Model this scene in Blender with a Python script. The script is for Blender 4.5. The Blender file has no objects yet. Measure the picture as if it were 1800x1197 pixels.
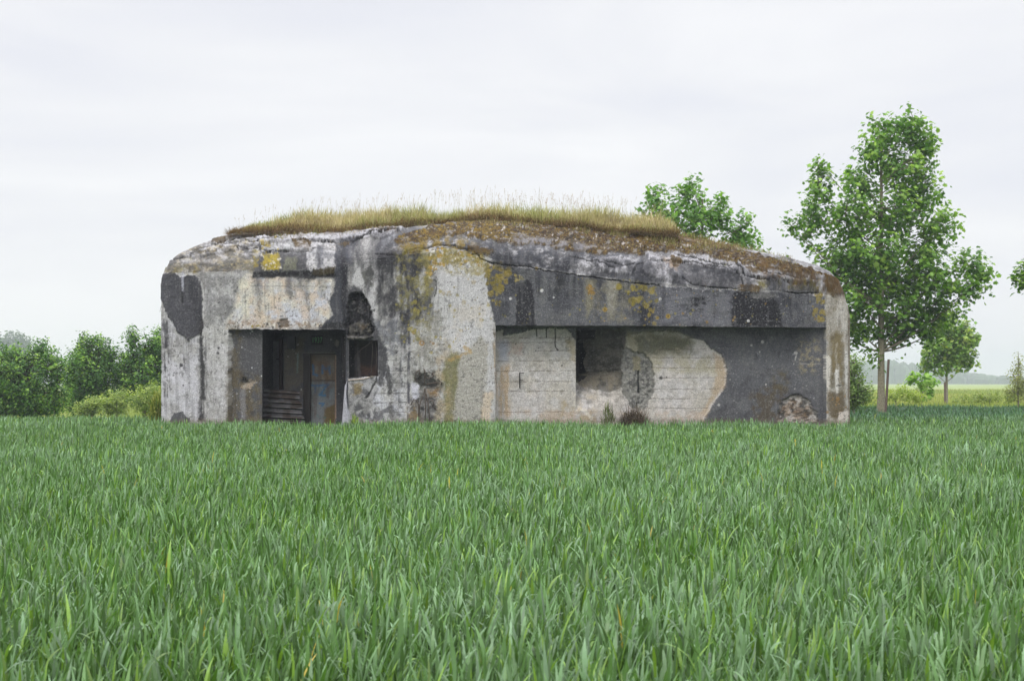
import bpy, math, random
import numpy as np
# ------------------------------------------------------------------ camera, sky, sun
F = 2700.0; HZ = 672.0; EYE = 1.4          # focal length and horizon in photograph pixels (1800 x 1197), eye height in metres
sc = bpy.context.scene
C = sc.collection
cd = bpy.data.cameras.new('camera'); cam = bpy.data.objects.new('camera', cd); C.objects.link(cam)
cam.location = (0, 0, EYE); cam.rotation_euler = (math.pi/2, 0, 0)
cd.sensor_width = 36; cd.lens = F/1800*36; cd.shift_y = (HZ-598.5)/1800
cd.clip_start = 0.1; cd.clip_end = 5000
cd.dof.use_dof = True; cd.dof.focus_distance = 26; cd.dof.aperture_fstop = 9
sc.camera = cam
w = bpy.data.worlds.new('World'); sc.world = w; w.use_nodes = True
nt = w.node_tree; nt.nodes.clear(); N = nt.nodes.new; Lk = nt.links.new
out = N('ShaderNodeOutputWorld'); bg = N('ShaderNodeBackground'); Lk(bg.outputs[0], out.inputs[0]); bg.inputs[1].default_value = 0.1
SUN_EL, SUN_ROT = math.radians(52), math.radians(205)
sky = N('ShaderNodeTexSky'); sky.sky_type = 'NISHITA'; sky.sun_disc = False; sky.sun_elevation = SUN_EL; sky.sun_rotation = SUN_ROT
tc = N('ShaderNodeTexCoord'); sep = N('ShaderNodeSeparateXYZ'); Lk(tc.outputs['Generated'], sep.inputs[0])
mp = N('ShaderNodeMapping'); mp.inputs['Scale'].default_value = (1.0, 1.0, 4.5); mp.inputs['Rotation'].default_value = (0, math.radians(9), 0); Lk(tc.outputs['Generated'], mp.inputs[0])
n1 = N('ShaderNodeTexNoise'); n1.inputs['Scale'].default_value = 2.6; n1.inputs['Detail'].default_value = 5; n1.inputs['Roughness'].default_value = 0.5; n1.inputs['Distortion'].default_value = 0.4; Lk(mp.outputs[0], n1.inputs[0])
r1 = N('ShaderNodeValToRGB'); Lk(n1.outputs[0], r1.inputs[0])
r1.color_ramp.elements[0].position = 0.36; r1.color_ramp.elements[0].color = (0.80, 0.812, 0.865, 1)
r1.color_ramp.elements[1].position = 0.64; r1.color_ramp.elements[1].color = (0.925, 0.928, 0.942, 1)
e = r1.color_ramp.elements.new(0.5); e.color = (0.86, 0.866, 0.895, 1)
mr = N('ShaderNodeMapRange'); Lk(sep.outputs[2], mr.inputs[0]); mr.inputs[1].default_value = 0.25; mr.inputs[2].default_value = 1.0; mr.inputs[3].default_value = 10.8; mr.inputs[4].default_value = 46.0
sm = N('ShaderNodeVectorMath'); sm.operation = 'SCALE'; Lk(r1.outputs[0], sm.inputs[0]); Lk(mr.outputs[0], sm.inputs[3])
mx = N('ShaderNodeMix'); mx.data_type = 'RGBA'; mx.inputs[0].default_value = 0.95; Lk(sky.outputs[0], mx.inputs[6]); Lk(sm.outputs[0], mx.inputs[7]); Lk(mx.outputs[2], bg.inputs[0])
ld = bpy.data.lights.new('sun', 'SUN'); ld.energy = 1.6; ld.angle = math.radians(14); ld.color = (1, .965, .91)
sun = bpy.data.objects.new('sun', ld); C.objects.link(sun)
az = SUN_ROT                                        # light comes from behind the camera, to the left
sun.rotation_euler = (math.pi/2-SUN_EL, 0, math.pi-az)
sc.view_settings.view_transform = 'Standard'; sc.view_settings.look = 'None'; sc.view_settings.exposure = 0.0; sc.view_settings.gamma = 1.0
sc.cycles.max_bounces = 8; sc.cycles.volume_bounces = 1

rng = np.random.default_rng(7); random.seed(7)
# ------------------------------------------------------------------ helpers
def lin(c):
    c = np.asarray(c, float)/255.0
    return np.where(c <= .04045, c/12.92, ((c+.055)/1.055)**2.4)
def at(u, v, D): return np.array([(u-900)/F*D, D, EYE+(HZ-v)/F*D])
_TB = np.random.default_rng(1234).random(1024*1024).astype(np.float32)
def noise2(x, y, s=0):
    x = np.asarray(x, np.float32); y = np.asarray(y, np.float32); x, y = np.broadcast_arrays(x, y)
    ix = np.floor(x).astype(np.int32); iy = np.floor(y).astype(np.int32); fx, fy = x-ix, y-iy
    fx = fx*fx*(3-2*fx); fy = fy*fy*(3-2*fy); ix = ix+s*131; iy = iy+s*37
    x0, x1 = ix & 1023, (ix+1) & 1023; y0, y1 = (iy & 1023) << 10, ((iy+1) & 1023) << 10
    a = _TB[y0+x0]; a += (_TB[y0+x1]-a)*fx; b = _TB[y1+x0]; b += (_TB[y1+x1]-b)*fx
    return a+(b-a)*fy
def fbm(x, y, s=0, o=4, r=.5):
    t = 0; a = 1; n = 0
    for k in range(o):
        c, d = math.cos(.55+k*.7), math.sin(.55+k*.7)
        t = t+a*noise2((x*c-y*d)*2**k+k*17.3, (x*d+y*c)*2**k-k*9.1, s+k); n += a; a *= r
    return t/n
def ss(a, b, x): t = np.clip((x-a)/(b-a), 0, 1); return t*t*(3-2*t)
def mesh_np(name, verts, faces, mat=None, parent=None, col=None, smooth=False, extra=None, loc=None):
    """verts (N,3); faces: (M,k) array or list of such arrays"""
    if not isinstance(faces, (list, tuple)): faces = [faces]
    faces = [np.asarray(f, dtype=np.int64) for f in faces if len(f)]
    verts = np.asarray(verts, float)
    if loc is not None: verts = verts-np.asarray(loc)
    me = bpy.data.meshes.new(name)
    me.vertices.add(len(verts)); me.vertices.foreach_set('co', verts.astype(np.float32).ravel())
    nl = sum(f.size for f in faces); nf = sum(len(f) for f in faces)
    me.loops.add(nl); me.loops.foreach_set('vertex_index', np.concatenate([f.ravel() for f in faces]).astype(np.int32))
    me.polygons.add(nf)
    tot = np.concatenate([np.full(len(f), f.shape[1]) for f in faces]); st = np.concatenate([[0], np.cumsum(tot)[:-1]])
    me.polygons.foreach_set('loop_start', st.astype(np.int32))
    me.polygons.foreach_set('loop_total', tot.astype(np.int32))
    me.polygons.foreach_set('use_smooth', np.full(nf, smooth))
    me.update(calc_edges=True); 
    if col is not None:
        a = me.color_attributes.new('paint', 'FLOAT_COLOR', 'POINT')
        c = np.ones((len(verts), 4), np.float32); col = np.asarray(col); c[:, :col.shape[1]] = col
        a.data.foreach_set('color', c.ravel())
    o = bpy.data.objects.new(name, me); C.objects.link(o)
    if mat: me.materials.append(mat)
    if parent: o.parent = parent
    elif loc is not None: o.location = loc
    return o
def tag(o, label=None, cat=None, group=None, kind=None):
    if label: o['label'] = label
    if cat: o['category'] = cat
    if group: o['group'] = group
    if kind: o['kind'] = kind
    return o
def empty(name, loc=(0, 0, 0)):
    o = bpy.data.objects.new(name, None); C.objects.link(o); o.location = loc; o.empty_display_size = .3; return o
def rel(o, root):          # keep world coordinates when root has only a location
    o.parent = root; me = o.data; l = root.location
    co = np.empty(len(me.vertices)*3, np.float32); me.vertices.foreach_get('co', co); co = co.reshape(-1, 3)-np.array(l, np.float32); me.vertices.foreach_set('co', co.ravel()); me.update(); return o
def mat_basic(name, build):
    m = bpy.data.materials.new(name); m.use_nodes = True; t = m.node_tree; t.nodes.clear()
    o = t.nodes.new('ShaderNodeOutputMaterial'); b = t.nodes.new('ShaderNodeBsdfPrincipled'); t.links.new(b.outputs[0], o.inputs[0])
    build(t, b, o); return m
def nd(t, k, **kw):
    n = t.nodes.new(k)
    for a, b in kw.items():
        if a.startswith('i_'): n.inputs[a[2:].replace('_', ' ')].default_value = b
        else: setattr(n, a, b)
    return n
def mixc(t, fac, a, b, mode='MIX'):
    m = t.nodes.new('ShaderNodeMix'); m.data_type = 'RGBA'; m.blend_type = mode
    for sck, val in ((0, fac), (6, a), (7, b)):
        if hasattr(val, 'links'): t.links.new(val, m.inputs[sck])
        else: m.inputs[sck].default_value = val
    return m.outputs[2]
def ramp(t, src, p0, p1, c0=(0,0,0,1), c1=(1,1,1,1)):
    r = t.nodes.new('ShaderNodeValToRGB'); t.links.new(src, r.inputs[0])
    r.color_ramp.elements[0].position = p0; r.color_ramp.elements[1].position = p1; r.color_ramp.elements[0].color = c0; r.color_ramp.elements[1].color = c1
    return r.outputs[0]
# painted mineral surface: colour from the mesh's own paint attribute, fine grain, white grit on the roughcast, bump
def m_concrete(t, b, o):
    a = nd(t, 'ShaderNodeAttribute', attribute_name='paint'); g = nd(t, 'ShaderNodeTexCoord')
    n = nd(t, 'ShaderNodeTexNoise', i_Scale=38, i_Detail=6, i_Roughness=.7); t.links.new(g.outputs['Object'], n.inputs[0])
    c = mixc(t, 1.0, a.outputs['Color'], ramp(t, n.outputs[0], .28, .7, (.58, .58, .59, 1), (1.42, 1.41, 1.39, 1)), 'MULTIPLY')
    v = nd(t, 'ShaderNodeTexVoronoi', i_Scale=26); t.links.new(g.outputs['Object'], v.inputs[0])
    d = ramp(t, v.outputs['Distance'], .16, .3, (1, 1, 1, 1), (0, 0, 0, 1))
    sx = nd(t, 'ShaderNodeSeparateColor'); t.links.new(v.outputs['Color'], sx.inputs[0])
    k = ramp(t, sx.outputs[0], .76, .8); m1 = nd(t, 'ShaderNodeMath', operation='MULTIPLY'); t.links.new(d, m1.inputs[0]); t.links.new(k, m1.inputs[1])
    m2 = nd(t, 'ShaderNodeMath', operation='MULTIPLY'); t.links.new(m1.outputs[0], m2.inputs[0]); t.links.new(a.outputs['Alpha'], m2.inputs[1])
    c = mixc(t, m2.outputs[0], c, (.26, .25, .24, 1))
    t.links.new(c, b.inputs['Base Color']); b.inputs['Roughness'].default_value = .92; b.inputs['Specular IOR Level'].default_value = .25
    n2 = nd(t, 'ShaderNodeTexNoise', i_Scale=55, i_Detail=5, i_Roughness=.75); t.links.new(g.outputs['Object'], n2.inputs[0])
    bp = nd(t, 'ShaderNodeBump', i_Strength=1.0, i_Distance=.035); t.links.new(n2.outputs[0], bp.inputs['Height']); t.links.new(bp.outputs[0], b.inputs['Normal'])
M_conc = mat_basic('weathered_concrete', m_concrete)
def m_leaf(rough, trans, spec=.35):
    def f(t, b, o):
        a = nd(t, 'ShaderNodeAttribute', attribute_name='paint')
        t.links.new(a.outputs['Color'], b.inputs['Base Color']); b.inputs['Roughness'].default_value = rough; b.inputs['Specular IOR Level'].default_value = spec
        tr = nd(t, 'ShaderNodeBsdfTranslucent'); c = mixc(t, 1.0, a.outputs['Color'], (1.15, 1.25, .55, 1), 'MULTIPLY'); t.links.new(c, tr.inputs[0])
        ms = nd(t, 'ShaderNodeMixShader'); ms.inputs[0].default_value = trans; t.links.new(b.outputs[0], ms.inputs[1]); t.links.new(tr.outputs[0], ms.inputs[2]); t.links.new(ms.outputs[0], o.inputs[0])
    return f
M_wheat = mat_basic('wheat_leaf', m_leaf(.42, .26, .4))
M_leaf = mat_basic('tree_leaf', m_leaf(.5, .40, .4))
M_dry = mat_basic('dry_grass', m_leaf(.8, .2, .1))
def m_plain(rough=.8, metal=0, spec=.3, scale=30, amt=.25, bump=.3):
    def f(t, b, o):
        a = nd(t, 'ShaderNodeAttribute', attribute_name='paint'); g = nd(t, 'ShaderNodeTexCoord')
        n = nd(t, 'ShaderNodeTexNoise', i_Scale=scale, i_Detail=5, i_Roughness=.65); t.links.new(g.outputs['Object'], n.inputs[0])
        c = mixc(t, 1.0, a.outputs['Color'], ramp(t, n.outputs[0], .3, .7, (1-amt,)*3+(1,), (1+amt,)*3+(1,)), 'MULTIPLY'); t.links.new(c, b.inputs['Base Color'])
        b.inputs['Roughness'].default_value = rough; b.inputs['Metallic'].default_value = metal; b.inputs['Specular IOR Level'].default_value = spec
        bp = nd(t, 'ShaderNodeBump', i_Strength=bump, i_Distance=.02); t.links.new(n.outputs[0], bp.inputs['Height']); t.links.new(bp.outputs[0], b.inputs['Normal'])
    return f
M_bark = mat_basic('bark', m_plain(.9, 0, .2, 22, .35, .8))
M_metal = mat_basic('rusty_metal', m_plain(.6, .35, .4, 25, .3, .3))
M_sheet = mat_basic('galvanised_sheet', m_plain(.42, .7, .5, 12, .35, .2))
M_paint = mat_basic('flat_paint', m_plain(.7, 0, .3, 40, .15, .1))
M_wood = mat_basic('stake_wood', m_plain(.9, 0, .2, 40, .3, .6))
M_ground = mat_basic('field_ground', m_plain(.95, 0, .1, 3, .35, .5))
# ------------------------------------------------------------------ painter in photograph pixels
class Paint:
    def __init__(s, U, V, base):
        s.U, s.V = U.astype(np.float32), V.astype(np.float32); s.c = np.tile(lin(base), (len(U), 1)).astype(np.float32); s.disp = np.zeros(len(U), np.float32); s.grit = np.zeros(len(U), np.float32); s.n = 0
    def sub(s, pts, pad):
        P = np.array(pts, float); return np.nonzero((s.U > P[:,0].min()-pad) & (s.U < P[:,0].max()+pad) & (s.V > P[:,1].min()-pad) & (s.V < P[:,1].max()+pad))[0]
    def warp(s, amp, fr=.12, ix=None):
        s.n += 11; U, V = (s.U, s.V) if ix is None else (s.U[ix], s.V[ix])
        h = min(1.6, amp*.5)*2; return U+amp*2*(fbm(U*fr, V*fr, s.n, 3, .6)-.5)+h*(fbm(U*.7, V*.7, s.n+2, 2)-.5), V+amp*2*(fbm(U*fr+50, V*fr, s.n+5, 3, .6)-.5)+h*(fbm(U*.7+9, V*.7, s.n+7, 2)-.5)
    def _d(s, ix, pts, amp, fr, closed=True):
        P = np.array(pts, float); X, Y = s.warp(amp, fr, ix); d = np.full(len(X), 1e9); ins = np.zeros(len(X), bool)
        for i in range(len(P) if closed else len(P)-1):
            a, b = P[i], P[(i+1) % len(P)]; e = b-a; L = max((e*e).sum(), 1e-9)
            t = np.clip(((X-a[0])*e[0]+(Y-a[1])*e[1])/L, 0, 1); d = np.minimum(d, (X-a[0]-t*e[0])**2+(Y-a[1]-t*e[1])**2)
            if closed and a[1] != b[1]: ins ^= ((a[1] > Y) != (b[1] > Y)) & (X < (b[0]-a[0])*(Y-a[1])/(b[1]-a[1])+a[0])
        return np.where(ins, -1, 1)*np.sqrt(d)
    def sdf(s, pts, amp=3, fr=.12):
        ix = s.sub(pts, 20+amp); r = np.full(len(s.U), 1e3); r[ix] = s._d(ix, pts, amp, fr); return r
    def put(s, m, col, op=1.0, ix=None):
        m = np.clip(m*op, 0, 1)[:, None]
        if ix is None: s.c = s.c*(1-m)+lin(col)*m
        else: s.c[ix] = s.c[ix]*(1-m)+lin(col)*m
    def full(s, ix, m): r = np.zeros(len(s.U)); r[ix] = m; return r
    def poly(s, pts, col, op=1, amp=3, fr=.12, soft=1.5, disp=0, grit=None, tex=0, tfr=.1):
        ix = s.sub(pts, soft+amp*1.2); m = 1-ss(-soft, soft, s._d(ix, pts, amp, fr))
        if tex: m = m*ss(.5-tex, .5+tex*.4, fbm(s.U[ix]*tfr, s.V[ix]*tfr*.6, s.n+3, 4, .65))
        s.put(m, col, op, ix); s.disp[ix] += disp*m
        if grit is not None: s.grit[ix] = s.grit[ix]*(1-m)+grit*m
        return s.full(ix, m)
    def streak(s, pts, col, op=1, fr=.25, vfr=.02, th=.5, soft=.12, amp=4, edge=8):
        ix = s.sub(pts, edge*.3+amp); m = 1-ss(-edge, edge*.3, s._d(ix, pts, amp, .12)); s.n += 3; U, V = s.U[ix], s.V[ix]
        q = .72*fbm(U*fr, V*vfr, s.n, 3, .55)+.28*fbm(U*.2, V*.15, s.n+1, 4, .6)
        s.put(m*ss(th-soft, th+soft, q), col, op, ix)
    def line(s, pts, col, w=1.2, op=1, amp=2, disp=0, brk=0):
        ix = s.sub(pts, w*2+amp*1.5); m = 1-ss(w*.5, w*1.3, np.abs(s._d(ix, pts, amp, .15, False)))
        if brk: m = m*ss(brk-.1, brk+.1, fbm(s.U[ix]*.06, s.V[ix]*.06, s.n+2, 3))
        s.put(m, col, op, ix); s.disp[ix] += disp*m
    def spots(s, pts, col, r0=1.5, r1=4, n=20, op=.9, seed=1, ring=False):
        R = np.random.default_rng(seed); P = np.array(pts, float); lo, hi = P.min(0), P.max(0); k = 0; tries = 0
        ix = s.sub(pts, r1*2); wx, wy = s.warp(1.6, .35, ix)
        while k < n and tries < n*30:
            tries += 1; p = lo+R.random(2)*(hi-lo); ins = False
            for i in range(len(P)):
                a, b = P[i], P[(i+1) % len(P)]
                if (a[1] > p[1]) != (b[1] > p[1]) and p[0] < (b[0]-a[0])*(p[1]-a[1])/(b[1]-a[1])+a[0]: ins = not ins
            if not ins: continue
            k += 1; r = r0+(r1-r0)*R.random()**2; d = np.hypot(wx-p[0], wy-p[1]); q = np.nonzero(d < r*1.3)[0]
            cc = np.array(col)+R.uniform(-14, 14)*np.array([1, .8, .4]); s.put(1-ss(r*.65, r*1.15, d[q]), np.clip(cc, 0, 255), op, ix[q])
    def mottle(s, pts, col, op=.5, fr=.08, th=.5, soft=.12, amp=5, edge=10, vs=1.0):
        ix = s.sub(pts, edge*.3+amp); m = 1-ss(-edge, edge*.3, s._d(ix, pts, amp, .12)); s.n += 3
        s.put(m*ss(th-soft, th+soft, fbm(s.U[ix]*fr, s.V[ix]*fr*vs, s.n, 5, .62)), col, op, ix)
#@@BUNKER
# ------------------------------------------------------------------ the bunker
bunker = empty('concrete_bunker', (0, 36, 0))
tag(bunker, 'long low weathered concrete bunker with rounded corners and a mossy grass-topped roof', 'bunker')
def X_(u, D): return (u-900)/F*D
poly = [(7.9, 44.5), (-7.9, 44.5), (-8.19, 35.1), (X_(800, 33.9), 33.9), (7.97, 35.6)]
cut = [1.0, 1.0, .85, 1.7, .75]
pl = []
for i in range(5):
    p = np.array(poly[i]); a = np.array(poly[i-1]); b = np.array(poly[(i+1) % 5]); c = cut[i]
    p0 = p+(a-p)/np.linalg.norm(a-p)*c; p1 = p+(b-p)/np.linalg.norm(b-p)*c
    for t in np.linspace(0, 1, 60): pl.append((1-t)**2*p0+2*t*(1-t)*p+t*t*p1)
pl = np.array(pl+[pl[0]]); sl = np.concatenate([[0], np.cumsum(np.linalg.norm(np.diff(pl, axis=0), axis=1))])
fs = np.arange(0, sl[-1], .004); fx = np.interp(fs, sl, pl[:,0]); fy = np.interp(fs, sl, pl[:,1])
dens = np.where(fy < 36.8, 1/.0125, 1/.12); cd_ = np.cumsum(dens)*.004; nc = int(cd_[-1])
q = np.interp(np.arange(nc), cd_, fs); EX = np.interp(q, fs, fx); EY = np.interp(q, fs, fy)
tx = np.roll(EX, -1)-np.roll(EX, 1); ty = np.roll(EY, -1)-np.roll(EY, 1); tl = np.hypot(tx, ty); NX, NY = ty/tl, -tx/tl
if (NX*EX).sum() < 0: NX, NY = -NX, -NY
CU = 900+EX/EY*F
front = EY < 37.2
def pv(u, pts): p = np.array(pts, float); return np.interp(u, p[:,0], p[:,1])
cu = np.where(front, CU, np.where(EX < 0, 287, 1493))
lipV = pv(cu, [(287,580),(600,579),(640,578),(860,572.5),(1100,573),(1450,576.5),(1493,577)])
lipV = lipV+np.where((cu > 395) & (cu < 610), 2.6*(fbm(cu*.12, cu*0, 3, 4, .7)-.5)*2, 1.7*(fbm(cu*.22, cu*0, 4, 4, .6)-.5)*2)
topV = pv(cu, [(287,500),(293,488),(305,480),(450,476),(590,472),(640,458),(720,448),(790,436),(850,449),(885,464),(950,472),(1050,486),(1190,500),(1330,510),(1430,514),(1465,522),(1485,536),(1493,556)])
DD = np.where(front, EY, 36.5)
zlip = EYE+(HZ-lipV)/F*DD; ztop = EYE+(HZ-topV)/F*DD
IX = np.clip(EX, -6.76, 3.95); IY = np.clip(EY, np.clip(EY, None, 37)+2.0, 42.5); IY = np.clip(IY, 36.1, 42.5)
iu = 900+IX/np.minimum(IY, 37.5)*F
iv = pv(iu, [(380,417),(400,413),(470,410),(600,410),(690,403),(760,395),(850,390),(950,396),(1050,405),(1190,416)])
zin = EYE+(HZ-iv)/F*np.minimum(IY, 37.0)
NL, NT, NR = 225, 92, 120
rows = []; kind = []
for k in range(NL+1):
    t = k/NL; rows.append(np.stack([EX, EY, -.3+(zlip+.3)*t], 1)); kind.append(0)
for k in range(1, NT+1):
    t = k/NT; rows.append(np.stack([EX, EY, zlip+(ztop-zlip)*t], 1)); kind.append(1)
# the roof: a quick turn at the edge, then a long shallow slope to the grass
ra = pv(cu, [(287,.36),(310,.26),(450,.16),(1200,.14),(1400,.26),(1460,.42),(1493,.46)]); rp = pv(cu, [(287,1.35),(500,1.5),(1100,1.5),(1400,1.3)])
for k in range(1, NR+1):
    t = (k/NR)**1.35; f = ra*(1-np.exp(-t/.04))+(1-ra)*(1-(1-t)**rp)
    rows.append(np.stack([EX+(IX-EX)*t, EY+(IY-EY)*t, ztop+(zin-ztop)*f], 1)); kind.append(2)
for k in range(1, 5):
    t = k/4; cx = np.clip(IX, -4, 1.2); cy = np.clip(IY, 39.2, 39.4)
    rows.append(np.stack([IX+(cx-IX)*t, IY+(cy-IY)*t, zin+(5.30-zin)*t], 1)); kind.append(2)
G = np.stack(rows, 0); nr = G.shape[0]; kind = np.array(kind)
Pb = G.reshape(-1, 3)
U = 900+Pb[:,0]/Pb[:,1]*F; V = HZ-(Pb[:,2]-EYE)/Pb[:,1]*F
KR = np.repeat(kind, nc); FR = np.tile(front, nr)
p = Paint(U, V, (176, 174, 170))
roofm = (KR == 2).astype(float)
# --- base variation
p.put(ss(.4, .62, fbm(U*.02, V*.02, 1, 5, .6)), (160, 157, 155), .6)
p.put(ss(.45, .65, fbm(U*.035, V*.03, 2, 5, .6)), (192, 189, 190), .6)
p.put(ss(.5, .7, fbm(U*.16, V*.12, 8, 4, .65)), (132, 130, 128), .45)
p.put(ss(.5, .72, fbm(U*.3, V*.012, 12, 3, .6)), (140, 137, 133), .35)
ALLW = [(280,470),(870,430),(880,745),(280,745)]
p.mottle(ALLW, (206,205,208), .3, .12, .56)
roofF = roofm*FR
p.put(roofF*(U < 760), (170,166,162), .85); p.put(roofF*(U >= 760)*(U < 1010), (98,98,102), .9); p.put(roofF*(U >= 1010), (160,159,162), .9)
rv = roofF*ss(.46, .6, fbm(U*.05, V*.12, 161, 5, .62)); p.put(rv, (112,110,110), .75); p.put(roofF*ss(.5, .62, fbm(U*.12, V*.2, 163, 4, .65)), (198,196,198), .6); p.put(roofF*(U < 460)*ss(.5, .62, fbm(U*.07, V*.1, 165, 4)), (150,142,112), .6)
# --- left end
p.mottle([(280,560),(355,560),(355,745),(280,745)], (196,194,200), .75, .05, .42)
p.streak([(283,540),(360,540),(360,740),(283,740)], (132,130,132), .5, .22, .02, .56)
p.streak([(283,560),(300,560),(300,700),(283,700)], (50,48,52), .9, .3, .03, .5)
p.poly([(276,484),(300,478),(318,486),(325,484),(345,483),(354,500),(357,540),(356,580),(347,590),(332,597),(318,590),(305,570),(293,548),(280,520)], (84,83,88), 1, 3.5, .15, .8, .02, .4)
p.poly([(330,488),(352,500),(354,575),(345,560),(335,520)], (66,65,70), .6, 4, .1, 5)
p.poly([(319,478),(324,478),(323,515),(320,515)], (165,165,175), .8, 1, .2, 1.2)
p.poly([(319,512),(323,512),(322,535),(319,530)], (48,46,48), .9, 1.5, .2, .8)
p.line([(354,498),(358,515),(357,560)], (205,202,200), 1.3, .8, 2)
p.line([(356,560),(353,600),(356,660),(354,738)], (52,50,52), 4.2, .9, 3.5, -.01, .38)
p.streak([(346,560),(366,560),(366,742),(346,742)], (80,78,78), .8, .3, .03, .48)
p.poly([(297,740),(305,726),(322,724),(334,738),(340,745),(295,745)], (96,95,98), 1, 3, .2, .8)
for a, b, r in ((318,642,3.6), (384,612,2), (384,621,2.2), (322,678,1.6), (306,655,1.4)):
    p.put(1-ss(r*.6, r*1.2, np.hypot(*[x-y for x, y in zip(p.warp(1.5, .3), (a, b))])), (60,58,60), .9)
p.poly([(322,620),(326,628),(326,655),(322,650)], (70,68,70), .6, 2, .2, 1.5)
p.mottle([(358,480),(455,480),(455,575),(358,575)], (128,127,126), .7, .09, .47)
p.mottle([(400,520),(425,520),(420,560),(395,560)], (95,95,94), .7, .15, .5)
p.spots([(360,490),(455,490),(440,575),(360,575)], (92,90,88), 1.2, 3.4, 34, .7, 5)
# --- bright cream patch over the entrance
cream = [(432,482),(480,478),(530,488),(560,487),(587,490),(586,515),(580,540),(582,560),(570,572),(540,574),(400,576),(395,565),(410,548),(415,520)]
p.poly(cream, (197,191,178), .95, 5, .1, 4)
p.mottle(cream, (186,190,205), .7, .05, .5); p.mottle(cream, (200,176,148), .6, .06, .57); p.mottle([(415,490),(445,490),(440,565),(412,560)], (206,202,180), .7, .05, .4)
p.spots(cream, (120,115,112), .7, 2.2, 60, .7, 9)
p.line([(440,503),(586,504)], (110,104,98), .6, .7, .4)
p.mottle([(395,560),(590,560),(590,580),(395,580)], (150,125,95), .8, .16, .5); p.spots([(400,564),(590,564),(590,578),(400,578)], (205,200,190), 1, 3, 40, .8, 3)
p.spots([(400,566),(585,566),(585,579),(400,579)], (60,55,50), .8, 2.4, 34, .8, 4); p.spots([(440,570),(460,570),(455,578),(445,578)], (160,140,40), 1, 3, 6, .9, 6)
p.poly([(492,560),(506,560),(508,576),(490,576)], (110,92,70), .8, 3, .3, 1.5, -.03)
# --- chamfer above the entrance: dark algae with yellow lichen and bare panels
p.poly([(444,440),(590,438),(600,470),(600,486),(446,487)], (82,81,84), .95, 5, .12, 3, 0, .2)
p.poly([(443,478),(600,474),(604,492),(560,488),(545,494),(530,490),(500,487),(444,490)], (42,41,44), .95, 4, .15, 3)
p.poly([(540,436),(590,440),(592,470),(560,474),(539,474)], (188,186,186), .95, 4, .15, 1.5); p.mottle([(540,436),(592,440),(592,472),(540,474)], (120,120,124), .8, .14, .52, vs=.4)
p.poly([(556,430),(570,430),(567,470),(560,472)], (96,96,104), .7, 3, .2, 2)
p.poly([(462,449),(492,446),(491,475),(462,476)], (165,150,60), .95, 4, .25, 1); p.spots([(460,446),(495,444),(492,478),(460,478)], (205,200,190), .8, 2.8, 30, .8, 14)
p.poly([(500,452),(522,452),(522,474),(498,476)], (122,122,104), .8, 4, .2, 2)
p.poly([(444,440),(453,440),(454,470),(446,474)], (150,135,55), .9, 4, .2, 1.5)
p.poly([(552,474),(592,470),(592,480),(570,486),(548,484)], (72,62,32), .95, 3, .25, 1.5, .02)
for a, b, wd, op in ((452,590,7,.7), (505,560,9,.85), (521,540,12,.8), (465,520,5,.5), (535,575,10,.6)):
    p.poly([(a-2,486), (a+wd,486), (a+wd-1,b-30), (a+1,b-40)], (88,86,86), op*.8, 3, .1, 5)
p.streak([(440,486),(600,486),(600,530),(440,520)], (105,104,106), .45, .12, .015, .55)
# --- black run between entrance and the middle block
p.poly([(590,425),(640,400),(655,405),(625,425),(612,440),(611,500),(612,575),(607,582),(560,578),(585,555),(579,530),(588,505)], (72,73,80), .97, 4, .12, 2)
p.poly([(600,440),(612,440),(611,580),(604,580),(600,520)], (44,44,50), .85, 3, .1, 3)
p.poly([(574,568),(608,566),(608,580),(560,580)], (48,47,48), .8, 5, .2, 3)
# --- plaster below the lip, left of the opening
dk = [(402,579),(460,577),(460,746),(398,746),(404,700),(402,650),(406,612)]
p.poly(dk, (93,92,94), 1, 4, .12, .8, .005, .5); p.poly([(590,578),(612,578),(612,746),(588,746)], (86,86,92), 1, 1.5, .1, .8, 0, .4)
p.mottle([(398,640),(458,660),(458,746),(395,746)], (110,98,74), .85, .08, .42); p.mottle([(398,560),(425,580),(410,746),(395,746)], (112,100,74), .7, .1, .48)
p.poly([(419,680),(430,672),(440,668),(446,670),(436,682),(424,684)], (168,152,132), .9, 4, .3, 1.5, -.012); p.poly([(418,684),(428,686),(428,738),(420,738)], (140,138,140), .7, 3, .2, 2)
p.poly([(420,664),(430,664),(430,674),(421,672)], (38,36,34), .9, 3, .3, 1.5, -.03)
p.spots(dk, (190,190,195), .7, 1.8, 16, .9, 22)
# --- middle block
p.poly([(614,440),(640,408),(668,405),(672,430),(662,450),(662,560),(660,600),(648,545),(640,520),(616,515)], (182,180,180), .85, 4, .1, 3)
p.mottle([(632,465),(655,455),(658,500),(640,530)], (100,99,94), .95, .06, .42, edge=5)
p.poly([(665,440),(700,438),(740,440),(744,470),(742,510),(735,540),(715,560),(700,545),(685,560),(668,530)], (96,94,96), .85, 6, .09, 6)
p.streak([(660,450),(770,440),(765,570),(660,580)], (60,58,60), .9, .1, .03, .46); p.mottle([(660,470),(770,440),(765,640),(660,650)], (184,182,178), .75, .06, .53, vs=.5); p.mottle([(665,450),(740,450),(735,560),(668,560)], (66,64,68), .8, .1, .47, vs=.5)
p.mottle([(640,560),(730,560),(730,640),(640,620)], (108,110,120), .7, .09, .5)
p.spots([(640,500),(770,470),(770,650),(640,650)], (110,108,104), 1, 4.5, 90, .55, 41); p.spots([(640,500),(770,470),(770,650),(640,650)], (44,43,44), .8, 2.8, 60, .7, 42)
p.mottle([(625,660),(712,640),(712,745),(610,745)], (196,196,204), .7, .05, .45); p.mottle([(612,660),(712,640),(712,745),(612,745)], (96,95,98), .8, .1, .56)
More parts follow.
